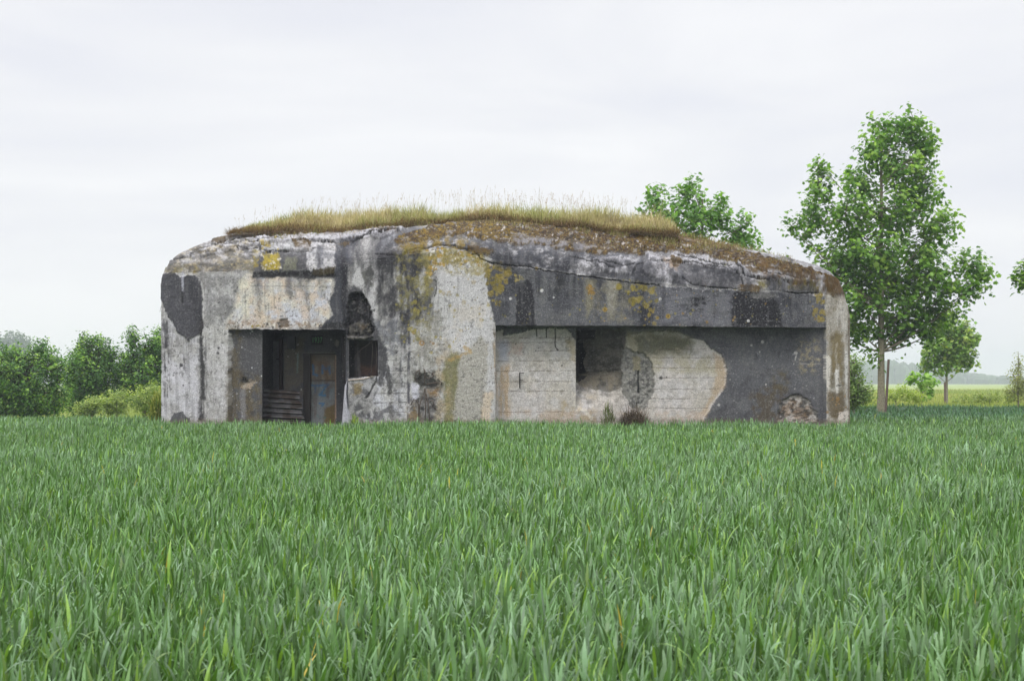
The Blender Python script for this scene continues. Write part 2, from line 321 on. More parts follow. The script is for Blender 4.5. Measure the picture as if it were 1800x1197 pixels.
for vv in (593, 634, 653, 674, 692, 708, 725): p.line([(660,vv),(716,vv-1)], (112,110,108), .8, .7, .6, -.003, .35)
p.line([(718,520),(719,600),(718,742)], (70,69,78), 2.6, .85, 1.2, -.01, .3); p.streak([(700,560),(722,560),(722,690),(700,680)], (60,60,66), .8, .2, .015, .46)
p.poly([(680,640),(686,650),(690,690),(683,695),(678,668)], (60,58,58), .85, 3, .2, 2); p.poly([(642,706),(648,712),(650,732),(640,728)], (70,68,68), .8, 3, .2, 2); p.poly([(683,706),(690,706),(690,738),(683,735)], (100,96,94), .7, 3, .2, 2)
# soot round the broken loophole
p.poly([(604,515),(622,500),(640,512),(655,548),(668,590),(682,620),(680,650),(668,680),(664,650),(612,670),(606,600),(608,560)], (70,69,73), .9, 5, .14, 3)
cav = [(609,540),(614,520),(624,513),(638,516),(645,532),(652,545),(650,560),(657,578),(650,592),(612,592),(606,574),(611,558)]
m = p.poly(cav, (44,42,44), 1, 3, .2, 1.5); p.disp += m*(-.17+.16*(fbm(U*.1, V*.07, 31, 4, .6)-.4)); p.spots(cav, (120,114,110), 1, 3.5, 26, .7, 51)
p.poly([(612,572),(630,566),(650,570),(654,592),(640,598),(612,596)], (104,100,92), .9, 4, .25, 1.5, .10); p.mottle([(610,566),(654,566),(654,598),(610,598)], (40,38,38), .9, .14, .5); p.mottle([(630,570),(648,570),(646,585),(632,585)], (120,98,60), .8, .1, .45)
p.poly([(615,668),(660,664),(664,690),(640,742),(612,742)], (150,148,146), .7, 4, .15, 3); p.mottle([(612,668),(664,664),(664,745),(612,745)], (84,83,86), .85, .08, .52); p.poly([(620,674),(636,674),(636,690),(622,694)], (140,120,70), .7, 5, .2, 2)
p.line([(613,668),(640,666),(656,661)], (188,172,158), 1.4, .9, .8, .02); p.line([(664,656),(660,672),(652,688),(645,700)], (54,52,52), 2, .8, 3, -.02)
# --- the pale round corner
p.poly([(775,450),(860,450),(868,500),(866,600),(860,745),(830,745),(770,620),(765,560)], (192,190,190), .7, 8, .05, 14)
p.streak([(720,560),(780,540),(800,745),(722,745)], (160,158,150), .7, .2, .02, .5); p.mottle([(722,560),(790,540),(790,745),(722,745)], (138,134,122), .6, .07, .5)
p.poly([(754,492),(768,492),(766,520),(758,524),(750,515)], (116,114,112), .85, 3, .2, 1.5); p.line([(752,493),(767,493),(768,508),(764,522)], (62,60,58), 1.2, .8, 1.5)
yl = [(748,440),(800,432),(846,446),(856,466),(868,470),(862,478),(840,468),(800,464),(770,470),(748,500)]
p.mottle(yl, (150,135,60), .95, .16, .46, edge=5); p.spots(yl, (172,140,40), 1.4, 5, 70, .85, 61); p.spots(yl, (205,200,190), .8, 2.8, 40, .85, 62); p.spots([(750,470),(860,470),(860,580),(752,620)], (166,146,90), 1.5, 5, 34, .5, 63); p.spots([(700,450),(760,450),(760,620),(690,600)], (150,138,50), 1.5, 5, 30, .8, 64)
p.mottle([(738,440),(760,440),(760,520),(742,520)], (142,132,62), .85, .1, .45)
p.mottle([(780,540),(860,530),(850,640),(770,640)], (190,178,160), .4, .04, .52)
# rough render area with green algae
rr = [(800,640),(815,622),(845,590),(856,600),(858,640),(852,690),(850,745),(780,745),(785,700)]
p.poly(rr, (166,162,152), .95, 5, .12, 4); p.disp += .010*(fbm(U*.45, V*.6, 71, 2)-.5)*(1-ss(-4, 4, p.sdf(rr, 3)))
p.spots(rr, (125,120,110), .6, 1.6, 160, .6, 72)
p.poly([(790,618),(808,622),(803,665),(800,700),(795,745),(780,745),(782,690),(776,655)], (128,122,70), .85, 5, .12, 4); p.mottle([(785,640),(810,630),(800,700),(780,690)], (112,116,76), .7, .08, .45)
p.mottle([(760,600),(790,600),(800,745),(760,745)], (172,152,116), .5, .07, .52); p.streak([(855,600),(878,600),(878,745),(850,745)], (146,126,84), .65, .25, .02, .55); p.poly([(848,690),(866,690),(862,745),(846,745)], (198,178,150), .7, 4, .15, 3)
p.line([(816,610),(828,618),(790,632)], (178,146,70), 3, .6, 4, 0, .45)
p.line([(868,578),(872,600),(874,700),(873,745)], (108,92,60), 2.4, .8, 2, -.008, .4)
for a, b, r in ((742,603,5.5), (728,586,2.5), (762,604,2.6), (757,601,1.8)): p.put((1-ss(r*.7, r*1.1, np.hypot(U-a, V-b)))*ss(r*.2, r*.5, np.hypot(U-a, V-b)), (165,125,45), .9)
# rusty broken patch low in the middle
hk = [(731,666),(745,658),(762,664),(774,668),(776,674),(762,680),(748,682),(735,676)]
p.poly(hk, (78,76,70), .85, 5, .3, 2.5, -.02); p.mottle([(722,648),(780,648),(780,690),(722,690)], (64,62,58), .8, .14, .5); p.poly([(738,684),(765,680),(770,705),(760,745),(722,745),(722,705)], (140,136,134), .8, 5, .15, 3, -.02); p.mottle([(722,690),(772,690),(772,745),(722,745)], (60,58,60), .8, .12, .52)
p.poly([(724,670),(738,680),(736,698),(724,706)], (196,194,204), .9, 4, .15, 2); p.mottle([(712,705),(735,705),(745,745),(712,745)], (142,116,64), .7, .12, .54); p.mottle([(750,680),(775,680),(772,700),(750,700)], (150,116,60), .8, .12, .45)
# --- right front: dark roughcast on the overhang
fas = [(858,468),(880,466),(950,474),(1050,488),(1150,502),(1230,508),(1330,512),(1448,520),(1452,578),(872,574),(866,548),(856,500)]
p.poly(fas, (101,101,105), 1, 3.5, .12, 1, .02, .7); fm = 1-ss(-2, 2, p.sdf(fas, 2))
p.put(fm*ss(.45, .62, fbm(U*.03, V*.03, 81, 4)), (78,78,84), .7); p.put(fm*ss(.52, .66, fbm(U*.05, V*.05, 82, 4)), (112,111,110), .5)
p.disp += .008*(fbm(U*.35, V*.45, 83, 2)-.5)*fm
p.poly([(906,572),(908,520),(915,498),(926,492),(934,500),(938,530),(942,574)], (52,51,56), .95, 3, .1, 1.5)
p.poly([(975,480),(992,482),(990,500),(984,515),(978,500)], (58,57,60), .85, 4, .12, 4); p.streak([(870,470),(1440,500),(1445,540),(870,520)], (58,58,64), .6, .15, .012, .55)
p.poly([(1030,490),(1046,490),(1042,540),(1030,560),(1028,520)], (142,135,108), .75, 4, .12, 4); p.poly([(1065,492),(1085,494),(1082,540),(1072,560),(1066,540)], (158,154,142), .85, 4, .12, 4); p.mottle([(1040,490),(1120,496),(1115,572),(1040,572)], (128,122,104), .7, .12, .5)
p.poly([(1125,540),(1145,536),(1150,574),(1122,574)], (50,50,58), .8, 4, .12, 3)
p.poly([(1216,522),(1226,518),(1240,528),(1236,545),(1228,560),(1226,576),(1214,574),(1213,545)], (46,45,49), .95, 3, .15, 1.2)
p.poly([(1288,516),(1296,510),(1340,518),(1362,520),(1372,545),(1374,574),(1285,574),(1286,540)], (47,46,51), .97, 3, .12, 2); p.poly([(1320,512),(1362,514),(1366,522),(1335,526),(1318,522)], (112,110,108), .85, 3, .15, 1.5)
p.mottle([(1150,500),(1290,512),(1285,574),(1150,574)], (118,117,124), .7, .05, .42, vs=2); p.spots([(1140,505),(1445,516),(1445,575),(1140,575)], (160,158,160), .4, 1.3, 300, .6, 91); p.spots([(870,480),(1140,500),(1140,570),(880,570)], (160,158,152), .4, 1.1, 170, .6, 92)
for a, b, r in ((897,525,3), (952,511,3.5), (1160,526,3), (1315,564,3), (973,523,1.8), (1205,575,2.5)): p.put(1-ss(r*.6, r*1.1, np.hypot(U-a, V-b)), (200,198,195), .9)
# lichen on the overhang
l1 = [(852,462),(890,466),(896,480),(882,500),(880,545),(872,558),(862,530),(856,500)]
p.spots(l1, (138,122,32), 2, 6.5, 60, .9, 101); p.spots([(878,462),(898,466),(896,496),(884,496)], (146,128,46), 2, 5, 22, .9, 102); p.spots([(902,482),(920,484),(918,496),(904,496)], (146,132,70), 2, 5, 12, .85, 103)
p.spots([(1086,490),(1156,500),(1156,535),(1128,548),(1088,520)], (140,126,34), 2, 7, 46, .92, 104); p.spots([(1028,500),(1046,500),(1046,525),(1030,525)], (150,118,36), 2, 6, 12, .9, 105)
p.spots([(1120,548),(1150,540),(1150,572),(1122,572)], (150,130,44), 1.5, 5, 12, .9, 106); p.spots([(1020,480),(1440,512),(1440,572),(1020,572)], (158,126,50), 1, 3, 30, .8, 107); p.spots([(1425,514),(1462,516),(1456,560),(1430,572)], (140,124,44), 2, 6, 30, .8, 108)
for a, b, r in ((1174,556,4.8), (1155,559,3.4), (1063,544,5), (943,472,3.5), (897,459,4)): p.put(1-ss(r*.7, r*1.1, np.hypot(U-a, V-b)), (158,132,34), .95); p.put(1-ss(r*.2, r*.5, np.hypot(U-a, V-b)), (110,84,40), .7)
# --- right front below the overhang
bel = [(872,573),(1452,577),(1452,600),(1453,746),(873,746)]
p.poly(bel, (104,104,108), 1, 1, .1, .6, 0, .35)
bm = 1-ss(-2, 2, p.sdf(bel, 1)); p.put(bm*ss(.45, .65, fbm(U*.05, V*.05, 111, 5)), (114,113,114), .6); p.put(bm*ss(.5, .65, fbm(U*.03, V*.04, 113, 5)), (86,85,90), .5)
pale = [(872,583),(888,578),(889,588),(905,588),(930,582),(935,578),(1000,576),(1012,585),(1020,598),(1022,640),(1024,655),(1100,650),(1108,590),(1140,583),(1190,582),(1212,586),(1225,594),(1246,597),(1260,612),(1272,617),(1282,628),(1288,650),(1286,674),(1276,694),(1262,712),(1250,732),(1246,748),(872,748)]
pm = p.poly(pale, (198,191,186), 1, 3.0, .14, .7, -.03, 0)
p.mottle(pale, (182,176,162), .6, .03, .5); p.mottle(pale, (194,191,190), .6, .06, .5); p.mottle(pale, (140,134,124), .35, .15, .55)
p.poly([(1105,582),(1200,582),(1230,600),(1200,625),(1110,618)], (148,141,112), .8, 8, .06, 10); p.mottle([(1110,582),(1225,588),(1240,625),(1110,630)], (98,98,76), .75, .05, .48, edge=14)
p.mottle([(1105,620),(1280,620),(1285,660),(1105,655)], (168,160,130), .6, .05, .45); p.poly([(1266,620),(1284,632),(1288,655),(1284,680),(1262,708),(1250,735),(1244,728),(1262,690),(1270,660)], (180,160,132), .85, 3, .12, 4)
p.mottle([(875,720),(1250,722),(1250,746),(875,746)], (182,160,136), .6, .05, .52, edge=4)
p.poly([(878,600),(900,598),(898,630),(884,632)], (168,172,186), .8, 6, .1, 8); p.poly([(905,605),(925,602),(922,618),(906,622)], (184,160,146), .5, 5, .1, 4); p.mottle([(895,600),(930,600),(925,625),(895,625)], (196,140,120), .6, .12, .55)
p.mottle([(990,590),(1020,590),(1020,620),(995,618)], (112,110,98), .9, .1, .45); p.poly([(1004,596),(1020,598),(1021,640),(1012,630)], (186,170,136), .6, 4, .12, 4)
p.streak([(874,640),(905,640),(905,742),(874,742)], (188,160,120), .7, .2, .02, .5)
p.poly([(880,735),(930,728),(960,735),(975,745),(880,745)], (196,192,186), .7, 5, .12, 3); p.mottle([(990,700),(1060,690),(1070,745),(990,745)], (172,152,112), .7, .05, .5); p.line([(1022,690),(1016,712),(1035,722),(1050,738)], (204,198,184), 3, .7, 4, 0, .4)
for vv, a, b in ((593,890,1018),(601,876,1015),(616,940,1010),(634,876,1020),(652,876,1020),(671,876,1016),(688,900,1022),(725,876,1000)):
    p.line([(a,vv+.6),((a+b)/2,vv),(b,vv-.6)], (100,90,74), .7, .55, .9, -.006, .38)
for vv, a, b in ((613,1165,1250),(628,1150,1284),(646,1160,1288),(664,1160,1286),(684,1155,1276),(701,1145,1265),(718,1120,1255)):
    p.line([(a,vv),((a+b)/2,vv+.6),(b,vv)], (100,90,74), .7, .55, .9, -.006, .38)
for (a, b) in (((950,578),(951,590)), ((968,576),(968,592)), ((984,576),(984,608)), ((984,608),(989,615))): p.line([a, b], (52,48,44), 1.1, .9, .6, -.01)
for a, b, r in ((949,616,1.2),(954,611,1.2),(926,618,1.3),(996,642,1.8),(988,614,2),(1172,664,3.6),(1182,663,1.6),(912,604,1.6)): p.put(1-ss(r*.6, r*1.2, np.hypot(U-a, V-b)), (72,68,64), .85)
# embrasure splay
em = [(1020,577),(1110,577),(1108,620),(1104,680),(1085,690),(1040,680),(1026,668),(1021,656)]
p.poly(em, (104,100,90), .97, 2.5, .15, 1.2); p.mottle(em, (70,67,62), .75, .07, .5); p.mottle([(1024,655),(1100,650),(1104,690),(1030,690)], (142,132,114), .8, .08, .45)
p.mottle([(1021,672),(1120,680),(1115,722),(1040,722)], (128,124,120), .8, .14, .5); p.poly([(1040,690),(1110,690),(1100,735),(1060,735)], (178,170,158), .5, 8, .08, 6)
bro = [(1104,610),(1128,618),(1146,622),(1155,636),(1161,662),(1160,690),(1150,705),(1144,722),(1120,720),(1104,690)]
m = p.poly(bro, (142,140,133), .95, 4, .18, 1, -.05); p.disp += m*.06*(fbm(U*.16, V*.16, 121, 4, .7)-.5); p.mottle(bro, (78,77,75), .7, .18, .54); p.spots(bro, (170,166,156), .8, 2.4, 50, .7, 122); p.poly([(1122,626),(1136,626),(1137,650),(1124,652)], (146,138,108), .8, 3, .2, 1.5)
p.line([(1133,652),(1133,690)], (30,29,30), 1.6, .95, .5, -.03)
# right end of the front: specks, stains, broken foot
for a, b, r in ((1352,600,3.2),(1409,620,3.4),(1332,606,2.5),(1262,652,0),(1347,618,1.6),(1294,667,1.6),(1274,712,2.8),(1358,676,2),(1344,732,2)):
    if r: p.put(1-ss(r*.6, r*1.1, np.hypot(U-a, V-b)), (182,178,174), .85)
p.line([(1411,620),(1408,632),(1406,640)], (170,168,165), 1, .8, 1); p.line([(1415,638),(1430,640),(1445,639)], (170,165,160), .9, .7, 1.5)
p.mottle([(1410,590),(1450,590),(1450,660),(1410,660)], (150,140,112), .8, .18, .54); p.mottle([(1325,690),(1400,650),(1400,700),(1380,742),(1325,745)], (98,84,58), .7, .06, .52); p.mottle([(1370,650),(1400,645),(1400,690),(1365,700)], (112,100,70), .6, .1, .48)
p.spots([(1220,600),(1450,590),(1450,740),(1260,740)], (165,163,165), .5, 1.5, 90, .6, 131)
ft = [(1376,742),(1378,724),(1388,706),(1400,696),(1415,694),(1428,702),(1438,722),(1443,742)]
m = p.poly(ft, (176,170,164), 1, 4, .2, 1, -.07); p.disp += m*.1*(fbm(U*.13, V*.16, 141, 4, .7)-.5); p.mottle(ft, (74,68,62), .95, .13, .5); p.mottle(ft, (150,124,96), .6, .1, .52)
# right corner: pale, streaked brown and white
rc = [(1450,515),(1475,505),(1500,520),(1500,745),(1453,745),(1455,640)]
p.poly(rc, (150,142,126), .95, 4, .12, 2, 0, 0); p.streak(rc, (200,195,188), .6, .12, .02, .52); p.streak(rc, (116,106,82), .6, .14, .02, .55); p.mottle(rc, (176,172,164), .5, .1, .52)
p.mottle([(1458,580),(1485,580),(1485,700),(1456,700)], (122,106,60), .85, .07, .45, vs=.4); p.poly([(1452,625),(1460,625),(1458,690),(1451,668)], (204,198,188), .9, 3, .15, 1.5); p.poly([(1468,650),(1474,650),(1474,700),(1469,700)], (206,202,196), .85, 2, .15, 1.5); p.poly([(1484,615),(1491,620),(1490,675),(1486,675)], (204,200,194), .85, 2, .15, 1.5)
p.poly([(1455,688),(1485,690),(1484,735),(1458,735)], (104,88,56), .8, 4, .15, 3); p.spots([(1452,690),(1492,690),(1490,735),(1455,735)], (160,122,52), 1.2, 3.2, 16, .7, 151); p.poly([(1475,725),(1493,722),(1493,745),(1474,745)], (200,190,180), .9, 4, .2, 1.5)
p.line([(1492,560),(1493,745)], (112,92,62), 1.5, .7, 1)
# --- roof: grey crust, slabs, moss
p.poly([(595,428),(660,402),(730,398),(770,405),(745,425),(690,432),(660,445),(640,450),(612,470)], (92,92,98), .85, 5, .1, 4); p.poly([(618,440),(640,412),(662,405),(668,420),(655,450),(622,470)], (176,174,172), .85, 4, .1, 3); p.poly([(672,420),(690,402),(700,404),(680,430),(668,445)], (172,172,176), .8, 4, .12, 3)
p.mottle([(770,418),(1020,430),(1160,470),(1160,505),(1000,482),(870,468),(820,445)], (72,73,80), .85, .06, .45)
p.mottle([(1040,430),(1170,440),(1290,470),(1240,510),(1040,485)], (106,106,112), .8, .07, .5); p.poly([(1195,462),(1250,470),(1300,482),(1310,500),(1280,508),(1230,504),(1200,485)], (96,95,98), .85, 5, .1, 3); p.mottle([(1195,462),(1310,480),(1310,508),(1200,500)], (150,148,150), .6, .1, .54)
slabs = [
 [(1130,436),(1190,434),(1260,452),(1300,466),(1310,478),(1290,482),(1240,470),(1190,462),(1140,458)],
 [(1290,458),(1350,462),(1400,478),(1450,494),(1440,506),(1380,496),(1330,490),(1300,480)],
 [(1130,462),(1180,464),(1192,486),(1180,495),(1150,490),(1128,480)], [(450,420),(540,424),(545,440),(510,443),(462,445)], [(400,428),(440,420),(560,412),(640,404),(690,404),(660,416),(560,426),(450,432)],
 [(320,452),(350,440),(400,428),(440,436),(400,444),(345,456)], [(640,410),(700,398),(712,402),(690,412),(664,422)], [(1040,458),(1090,452),(1120,464),(1110,484),(1060,480)], [(1400,480),(1460,492),(1466,508),(1440,514),(1410,506)]]
for i, s_ in enumerate(slabs):
    m = p.poly(s_, (190,188,192) if i != 3 else (168,168,168), .85, 4, .16, 1, .055); p.disp += m*.05*(fbm(U*.1, V*.15, 170+i, 3)-.5)
    p.mottle(s_, (120,118,118), .7, .12, .54)
p.mottle([(1160,455),(1195,460),(1190,480),(1165,478)], (186,160,130), .7, .08, .45)
cracks = [[(288,470),(300,456),(320,454),(345,447),(380,444),(395,432),(430,426),(520,424),(600,426),(620,424),(660,408),(700,404)], [(455,432),(462,444),(500,442),(545,443),(552,436)], [(400,438),(440,438),(470,432)], [(660,445),(700,448),(740,436),(770,430),(800,432),(830,438),(846,456),(870,464),(920,468),(960,476),(1000,482),(1040,488),(1120,498),(1160,502)],
 [(800,432),(830,440)], [(1060,462),(1100,470),(1130,462),(1200,462),(1260,470),(1300,482),(1306,498)], [(1200,488),(1220,500),(1250,505),(1300,508)], [(1290,462),(1310,486),(1345,492),(1360,490),(1400,500),(1430,504)], [(1190,450),(1240,462),(1285,470)], [(1330,478),(1380,486),(1420,496),(1450,500)], [(1380,512),(1400,516),(1440,515)], [(330,446),(360,436),(400,424)], [(340,440),(385,428),(420,418)], [(620,424),(650,414),(690,406)], [(1000,450),(1050,462),(1080,474)]]
for c_ in cracks: p.line(c_, (40,38,38), 1.3, .95, 2.5, -.03)
mo = (92,70,30)
m1 = p.poly([(760,396),(830,384),(900,384),(1000,392),(1200,412),(1330,446),(1420,470),(1474,492),(1440,494),(1360,480),(1300,468),(1250,456),(1190,444),(1110,446),(1040,446),(960,434),(900,430),(860,422),(800,414),(740,424),(700,430),(690,424),(720,410)], mo, .97, 6, .09, 1.5, .03)
p.put(m1*ss(.42, .6, fbm(U*.06, V*.09, 181, 5, .6)), (108,86,34), .8); p.put(m1*(U < 930)*ss(.42, .58, fbm(U*.06, V*.12, 183, 4)), (132,110,38), .8); p.put(m1*ss(.52, .66, fbm(U*.09, V*.12, 185, 4)), (70,48,28), .8); p.put(m1*ss(.5, .6, fbm(U*.35, V*.5, 186, 3, .6)), (50,40,26), .75); p.put(m1*ss(.6, .68, fbm(U*.5, V*.7, 188, 2)), (150,132,70), .5); p.put(m1*ss(.64, .7, fbm(U*.16, V*.3, 189, 4, .6)), (146,142,140), .8); p.disp += m1*.06*(fbm(U*.16, V*.4, 187, 4, .7)-.35)
mp_ = [(760,392),(900,384),(1190,414),(1340,450),(1290,462),(1180,440),(1040,440),(860,424)]
p.spots(mp_, (190,184,180), .7, 2.6, 110, .8, 191); p.mottle([(900,412),(1010,424),(1100,440),(1010,446),(900,436)], (150,149,154), .8, .09, .52)
p.poly([(704,430),(745,430),(740,446),(712,446)], (120,104,40), .9, 5, .2, 2, .03); p.mottle([(700,420),(800,412),(850,430),(800,440),(700,440)], (132,112,50), .9, .12, .47)
for s_ in ([(515,428),(548,424),(546,440),(520,440)], [(590,428),(616,424),(606,434)], [(1455,488),(1486,500),(1482,520),(1462,522),(1446,506)], [(1310,472),(1340,476),(1330,484),(1312,480)], [(1180,450),(1200,462),(1186,470),(1176,462)], [(1300,500),(1340,504),(1330,514),(1298,512)], [(370,418),(395,418),(398,426),(372,428)], [(1440,478),(1470,490),(1478,504),(1450,500)], [(820,430),(870,440),(860,450),(830,446)]): p.poly(s_, (98,78,38), .9, 4, .2, 1.5, .025)
p.mottle([(1330,448),(1500,500),(1500,530),(1440,520),(1330,490)], (104,80,42), .85, .12, .52); p.mottle([(400,408),(700,398),(700,410),(400,422)], (112,88,58), .9, .12, .45)
p.mottle([(300,470),(330,466),(330,482),(300,482)], (150,138,60), .9, .1, .44); p.mottle([(338,464),(352,464),(350,484),(336,484)], (160,140,40), .95, .1, .42); p.spots([(440,424),(490,424),(490,470),(440,470)], (160,142,50), 1.5, 5, 24, .7, 193)
p.mottle([(290,430),(450,425),(450,480),(290,480)], (168,152,110), .55, .08, .52); p.spots([(300,440),(450,430),(450,480),(300,478)], (92,90,88), .8, 3, 60, .6, 194)
p.mottle([(1330,490),(1440,495),(1440,515),(1330,510)], (140,130,60), .7, .1, .5)
p.put(roofF*ss(.5, .7, fbm(U*.4, V*.5, 195, 3)), (88,84,82), .4)
p.put((1-FR)*(KR == 2)*ss(.35, .5, fbm(Pb[:,0]*2, Pb[:,1]*2, 197, 4)), (100,82,44), .9)
p.put((KR == 2)*(Pb[:,1] > 36.4)*ss(36.2, 36.9, Pb[:,1]), (112,92,62), .9)
p.mottle([(290,425),(460,420),(460,480),(290,480)], (96,94,94), .75, .07, .5, vs=1.8); p.mottle([(290,425),(600,415),(600,440),(290,470)], (198,196,198), .6, .08, .54, vs=2)
p.mottle([(860,440),(1300,470),(1440,505),(1440,525),(1150,505),(870,475)], (54,54,60), .75, .05, .5, vs=.6); p.mottle([(590,420),(720,400),(740,560),(600,560)], (56,55,60), .6, .05, .54, vs=.35)
for a, b, wd in ((668,560,8),(690,600,6),(706,540,7),(628,470,5),(980,540,7),(1010,530,5),(1165,560,6),(1130,572,5),(1390,560,6),(1255,560,5),(352,560,5),(560,500,6)): p.poly([(a-wd/2,440),(a+wd/2,440),(a+wd*.3,b),(a-wd*.3,b)], (58,57,62), .5, 3, .08, 4)
p.mottle([(690,440),(760,430),(765,600),(700,600)], (134,126,62), .7, .12, .56); p.spots([(690,450),(870,460),(860,600),(720,640)], (148,136,52), 1, 3.6, 60, .7, 611); p.spots([(860,480),(1440,515),(1440,572),(870,572)], (140,130,52), .8, 2.6, 60, .7, 612); p.mottle([(775,430),(860,445),(866,500),(780,480)], (150,136,60), .6, .14, .5)
# --- pits, chips, hairline streaks over everything mineral
LM = p.c.mean(1); lt = ss(.12, .3, LM)*(1-.8*m1); q = 1-.85*pm; area = ss(.38, .62, fbm(U*.02, V*.025, 500, 3))
p.put(lt*q*ss(.70, .75, fbm(U*.36, V*.36, 501, 3, .6))*(.3+.7*area), (96,92,88), .7); p.put(lt*q*ss(.66, .74, fbm(U*.13, V*.13, 503, 5, .65)), (98,96,94), .55); p.put(ss(.68, .76, fbm(U*.3, V*.34, 505, 3, .6)), (206,204,200), .3*(.3+.7*lt))
p.put(lt*q*ss(.58, .74, fbm(U*.2, V*.016, 507, 3, .6)), (118,115,112), .35*ss(.35, .6, fbm(U*.03, V*.03, 508, 3))); p.put((1-m1)*(1-lt)*ss(.6, .7, fbm(U*.18, V*.014, 509, 3, .6)), (118,117,117), .3)
p.put((1-m1)*(1-lt)*ss(.70, .75, fbm(U*.45, V*.45, 511, 2)), (150,148,146), .28); p.put((1-lt)*ss(.60, .72, fbm(U*.06, V*.06, 513, 5, .65)), (64,63,66), .35)
p.disp -= .007*ss(.70, .75, fbm(U*.36, V*.36, 501, 3, .6))*(KR < 2)
p.put(ss(733, 742, V+6*(fbm(U*.1, V*0, 515, 3)-.5))*(KR == 0), (120,100,78), .45)
lum = p.c@np.array([.3, .6, .1]); p.c = p.c+(lum[:, None]-p.c)*(.2*(KR < 2))[:, None]; p.c = (np.clip(p.c, 0, 1)**1.2)*1.40*np.array([.985, 1, 1.01])
# --- displacement
D = p.disp+.035*(fbm(Pb[:,0]*1.3+Pb[:,1], Pb[:,2]*1.3, 201, 3)-.5)+.012*(fbm(U*.12, V*.12, 203, 4, .6)-.5)
D += np.where(KR == 2, .04*(fbm(U*.06, V*.14, 205, 4, .6)-.5), 0)
low = np.repeat(np.arange(nr), nc) <= NL                           # rows up to the lip
lowin = np.repeat(np.arange(nr), nc) < NL
RD = .44
RDu = RD-.31*ss(1390, 1452, U); D -= RDu*(lowin & (U > 872) & (U < 1452))*np.where(FR, 1, 0)
D += .05*ss(714, 719, U)*ss(830, 760, U)*(KR < 2)*FR
D -= .16*(lowin & (U > 402) & (U < 607))*FR
eu = np.clip((1112-U)/(1112-1021), 0, 1); ev = np.clip((722-V)/62, 0, 1)*(V > 570)
D -= np.where(lowin & FR & (U > 1020.5) & (U < 1112), (.85*eu*ev)+.07*(fbm(U*.1, V*.12, 207, 4, .65)-.5)*ev*(eu > .02), 0)
nrm = np.stack([np.tile(NX, nr), np.tile(NY, nr), np.zeros(nr*nc)], 1)
rf = (KR == 2); nrm[rf] = nrm[rf]*.45+np.array([0, 0, .85])
W = Pb+nrm*D[:, None]
ii = np.arange(nr-1)[:, None]*nc; jj = np.arange(nc)[None, :]; j2 = (jj+1) % nc
fc = np.stack([ii+jj, ii+j2, ii+j2+nc, ii+jj+nc], -1).reshape(-1, 4)
cU = U[fc].mean(1); cV = V[fc].mean(1); rowi = fc[:, 0]//nc; ff = FR[fc[:, 0]] & (rowi < NL)
hole = ff & (((cU > 457) & (cU < 606)) | ((cU > 613) & (cU < 664) & (cV > 598) & (cV < 664-(cU-613)*.06)) | ((cU > 1021) & (cU < 1046-2*np.sin(cV*.2)) & (cV > 600) & (cV < 656)))
fc = fc[~hole]
if not np.dot(np.cross(W[fc[5000, 1]]-W[fc[5000, 0]], W[fc[5000, 2]]-W[fc[5000, 0]]), nrm[fc[5000, 0]]) > 0: fc = fc[:, ::-1]
ALB = 0.86
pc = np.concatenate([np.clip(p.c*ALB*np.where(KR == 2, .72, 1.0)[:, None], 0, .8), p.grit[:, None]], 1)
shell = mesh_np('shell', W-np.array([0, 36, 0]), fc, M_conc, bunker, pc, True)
shell['label'] = 'weathered concrete walls and domed roof with dark roughcast, moss and lichen'
print('shell', len(W))
# painted panels: flat slab with a finely gridded front, painted in photograph pixels
def panel(name, u0, u1, v0, v1, D, base, fn=None, mat=None, thick=.06, parent=None, step=1.0, alb=ALB, root=bunker, bumpy=0):
    nu = max(2, int((u1-u0)/step)); nv = max(2, int((v1-v0)/step)); uu, vv = np.meshgrid(np.linspace(u0, u1, nu), np.linspace(v1, v0, nv)); U = uu.ravel(); V = vv.ravel()
    P = Paint(U, V, base)
    if fn: fn(P)
    co = np.stack([X_(U, D), np.full(len(U), D)-P.disp+bumpy*(fbm(U*.1, V*.1, 5)-.5), EYE+(HZ-V)/F*D], 1)
    i = np.arange(nv-1)[:, None]*nu; j = np.arange(nu-1)[None, :]; f = np.stack([i+j, i+j+1, i+j+1+nu, i+j+nu], -1).reshape(-1, 4)
    k = len(co); ex = np.array([co[0], co[nu-1], co[-1], co[-nu]])+[0, thick, 0]; cidx = [0, nu-1, nu*nv-1, nu*nv-nu]
    f2 = np.array([[k+1, k, k+3, k+2]]); bot = list(range(nu)); side = []
    ring = list(range(nu))+[r*nu+nu-1 for r in range(1, nv)]+[nu*nv-1-c for c in range(1, nu)]+[(nv-1-r)*nu for r in range(1, nv)]
    rc_ = np.array(ring[:-1] if ring[-1] == 0 else ring); n0 = len(rc_); bk = co[rc_]+[0, thick, 0]
    co2 = np.concatenate([co, bk]); q = np.arange(n0); sd = np.stack([rc_, k+q, k+(q+1) % n0, rc_[(q+1) % n0]], 1)
    c = P.c*alb; c2 = np.concatenate([np.concatenate([c, c[rc_]]), np.concatenate([P.grit, P.grit[rc_]])[:, None]], 1)
    par = parent or root; org = np.array([0, 36, 0]) if root is bunker else 0
    o = mesh_np(name, co2-org, [f, sd, (k+q)[None, ::-1]], mat or M_conc, par, np.clip(c2, 0, .9), False); return o
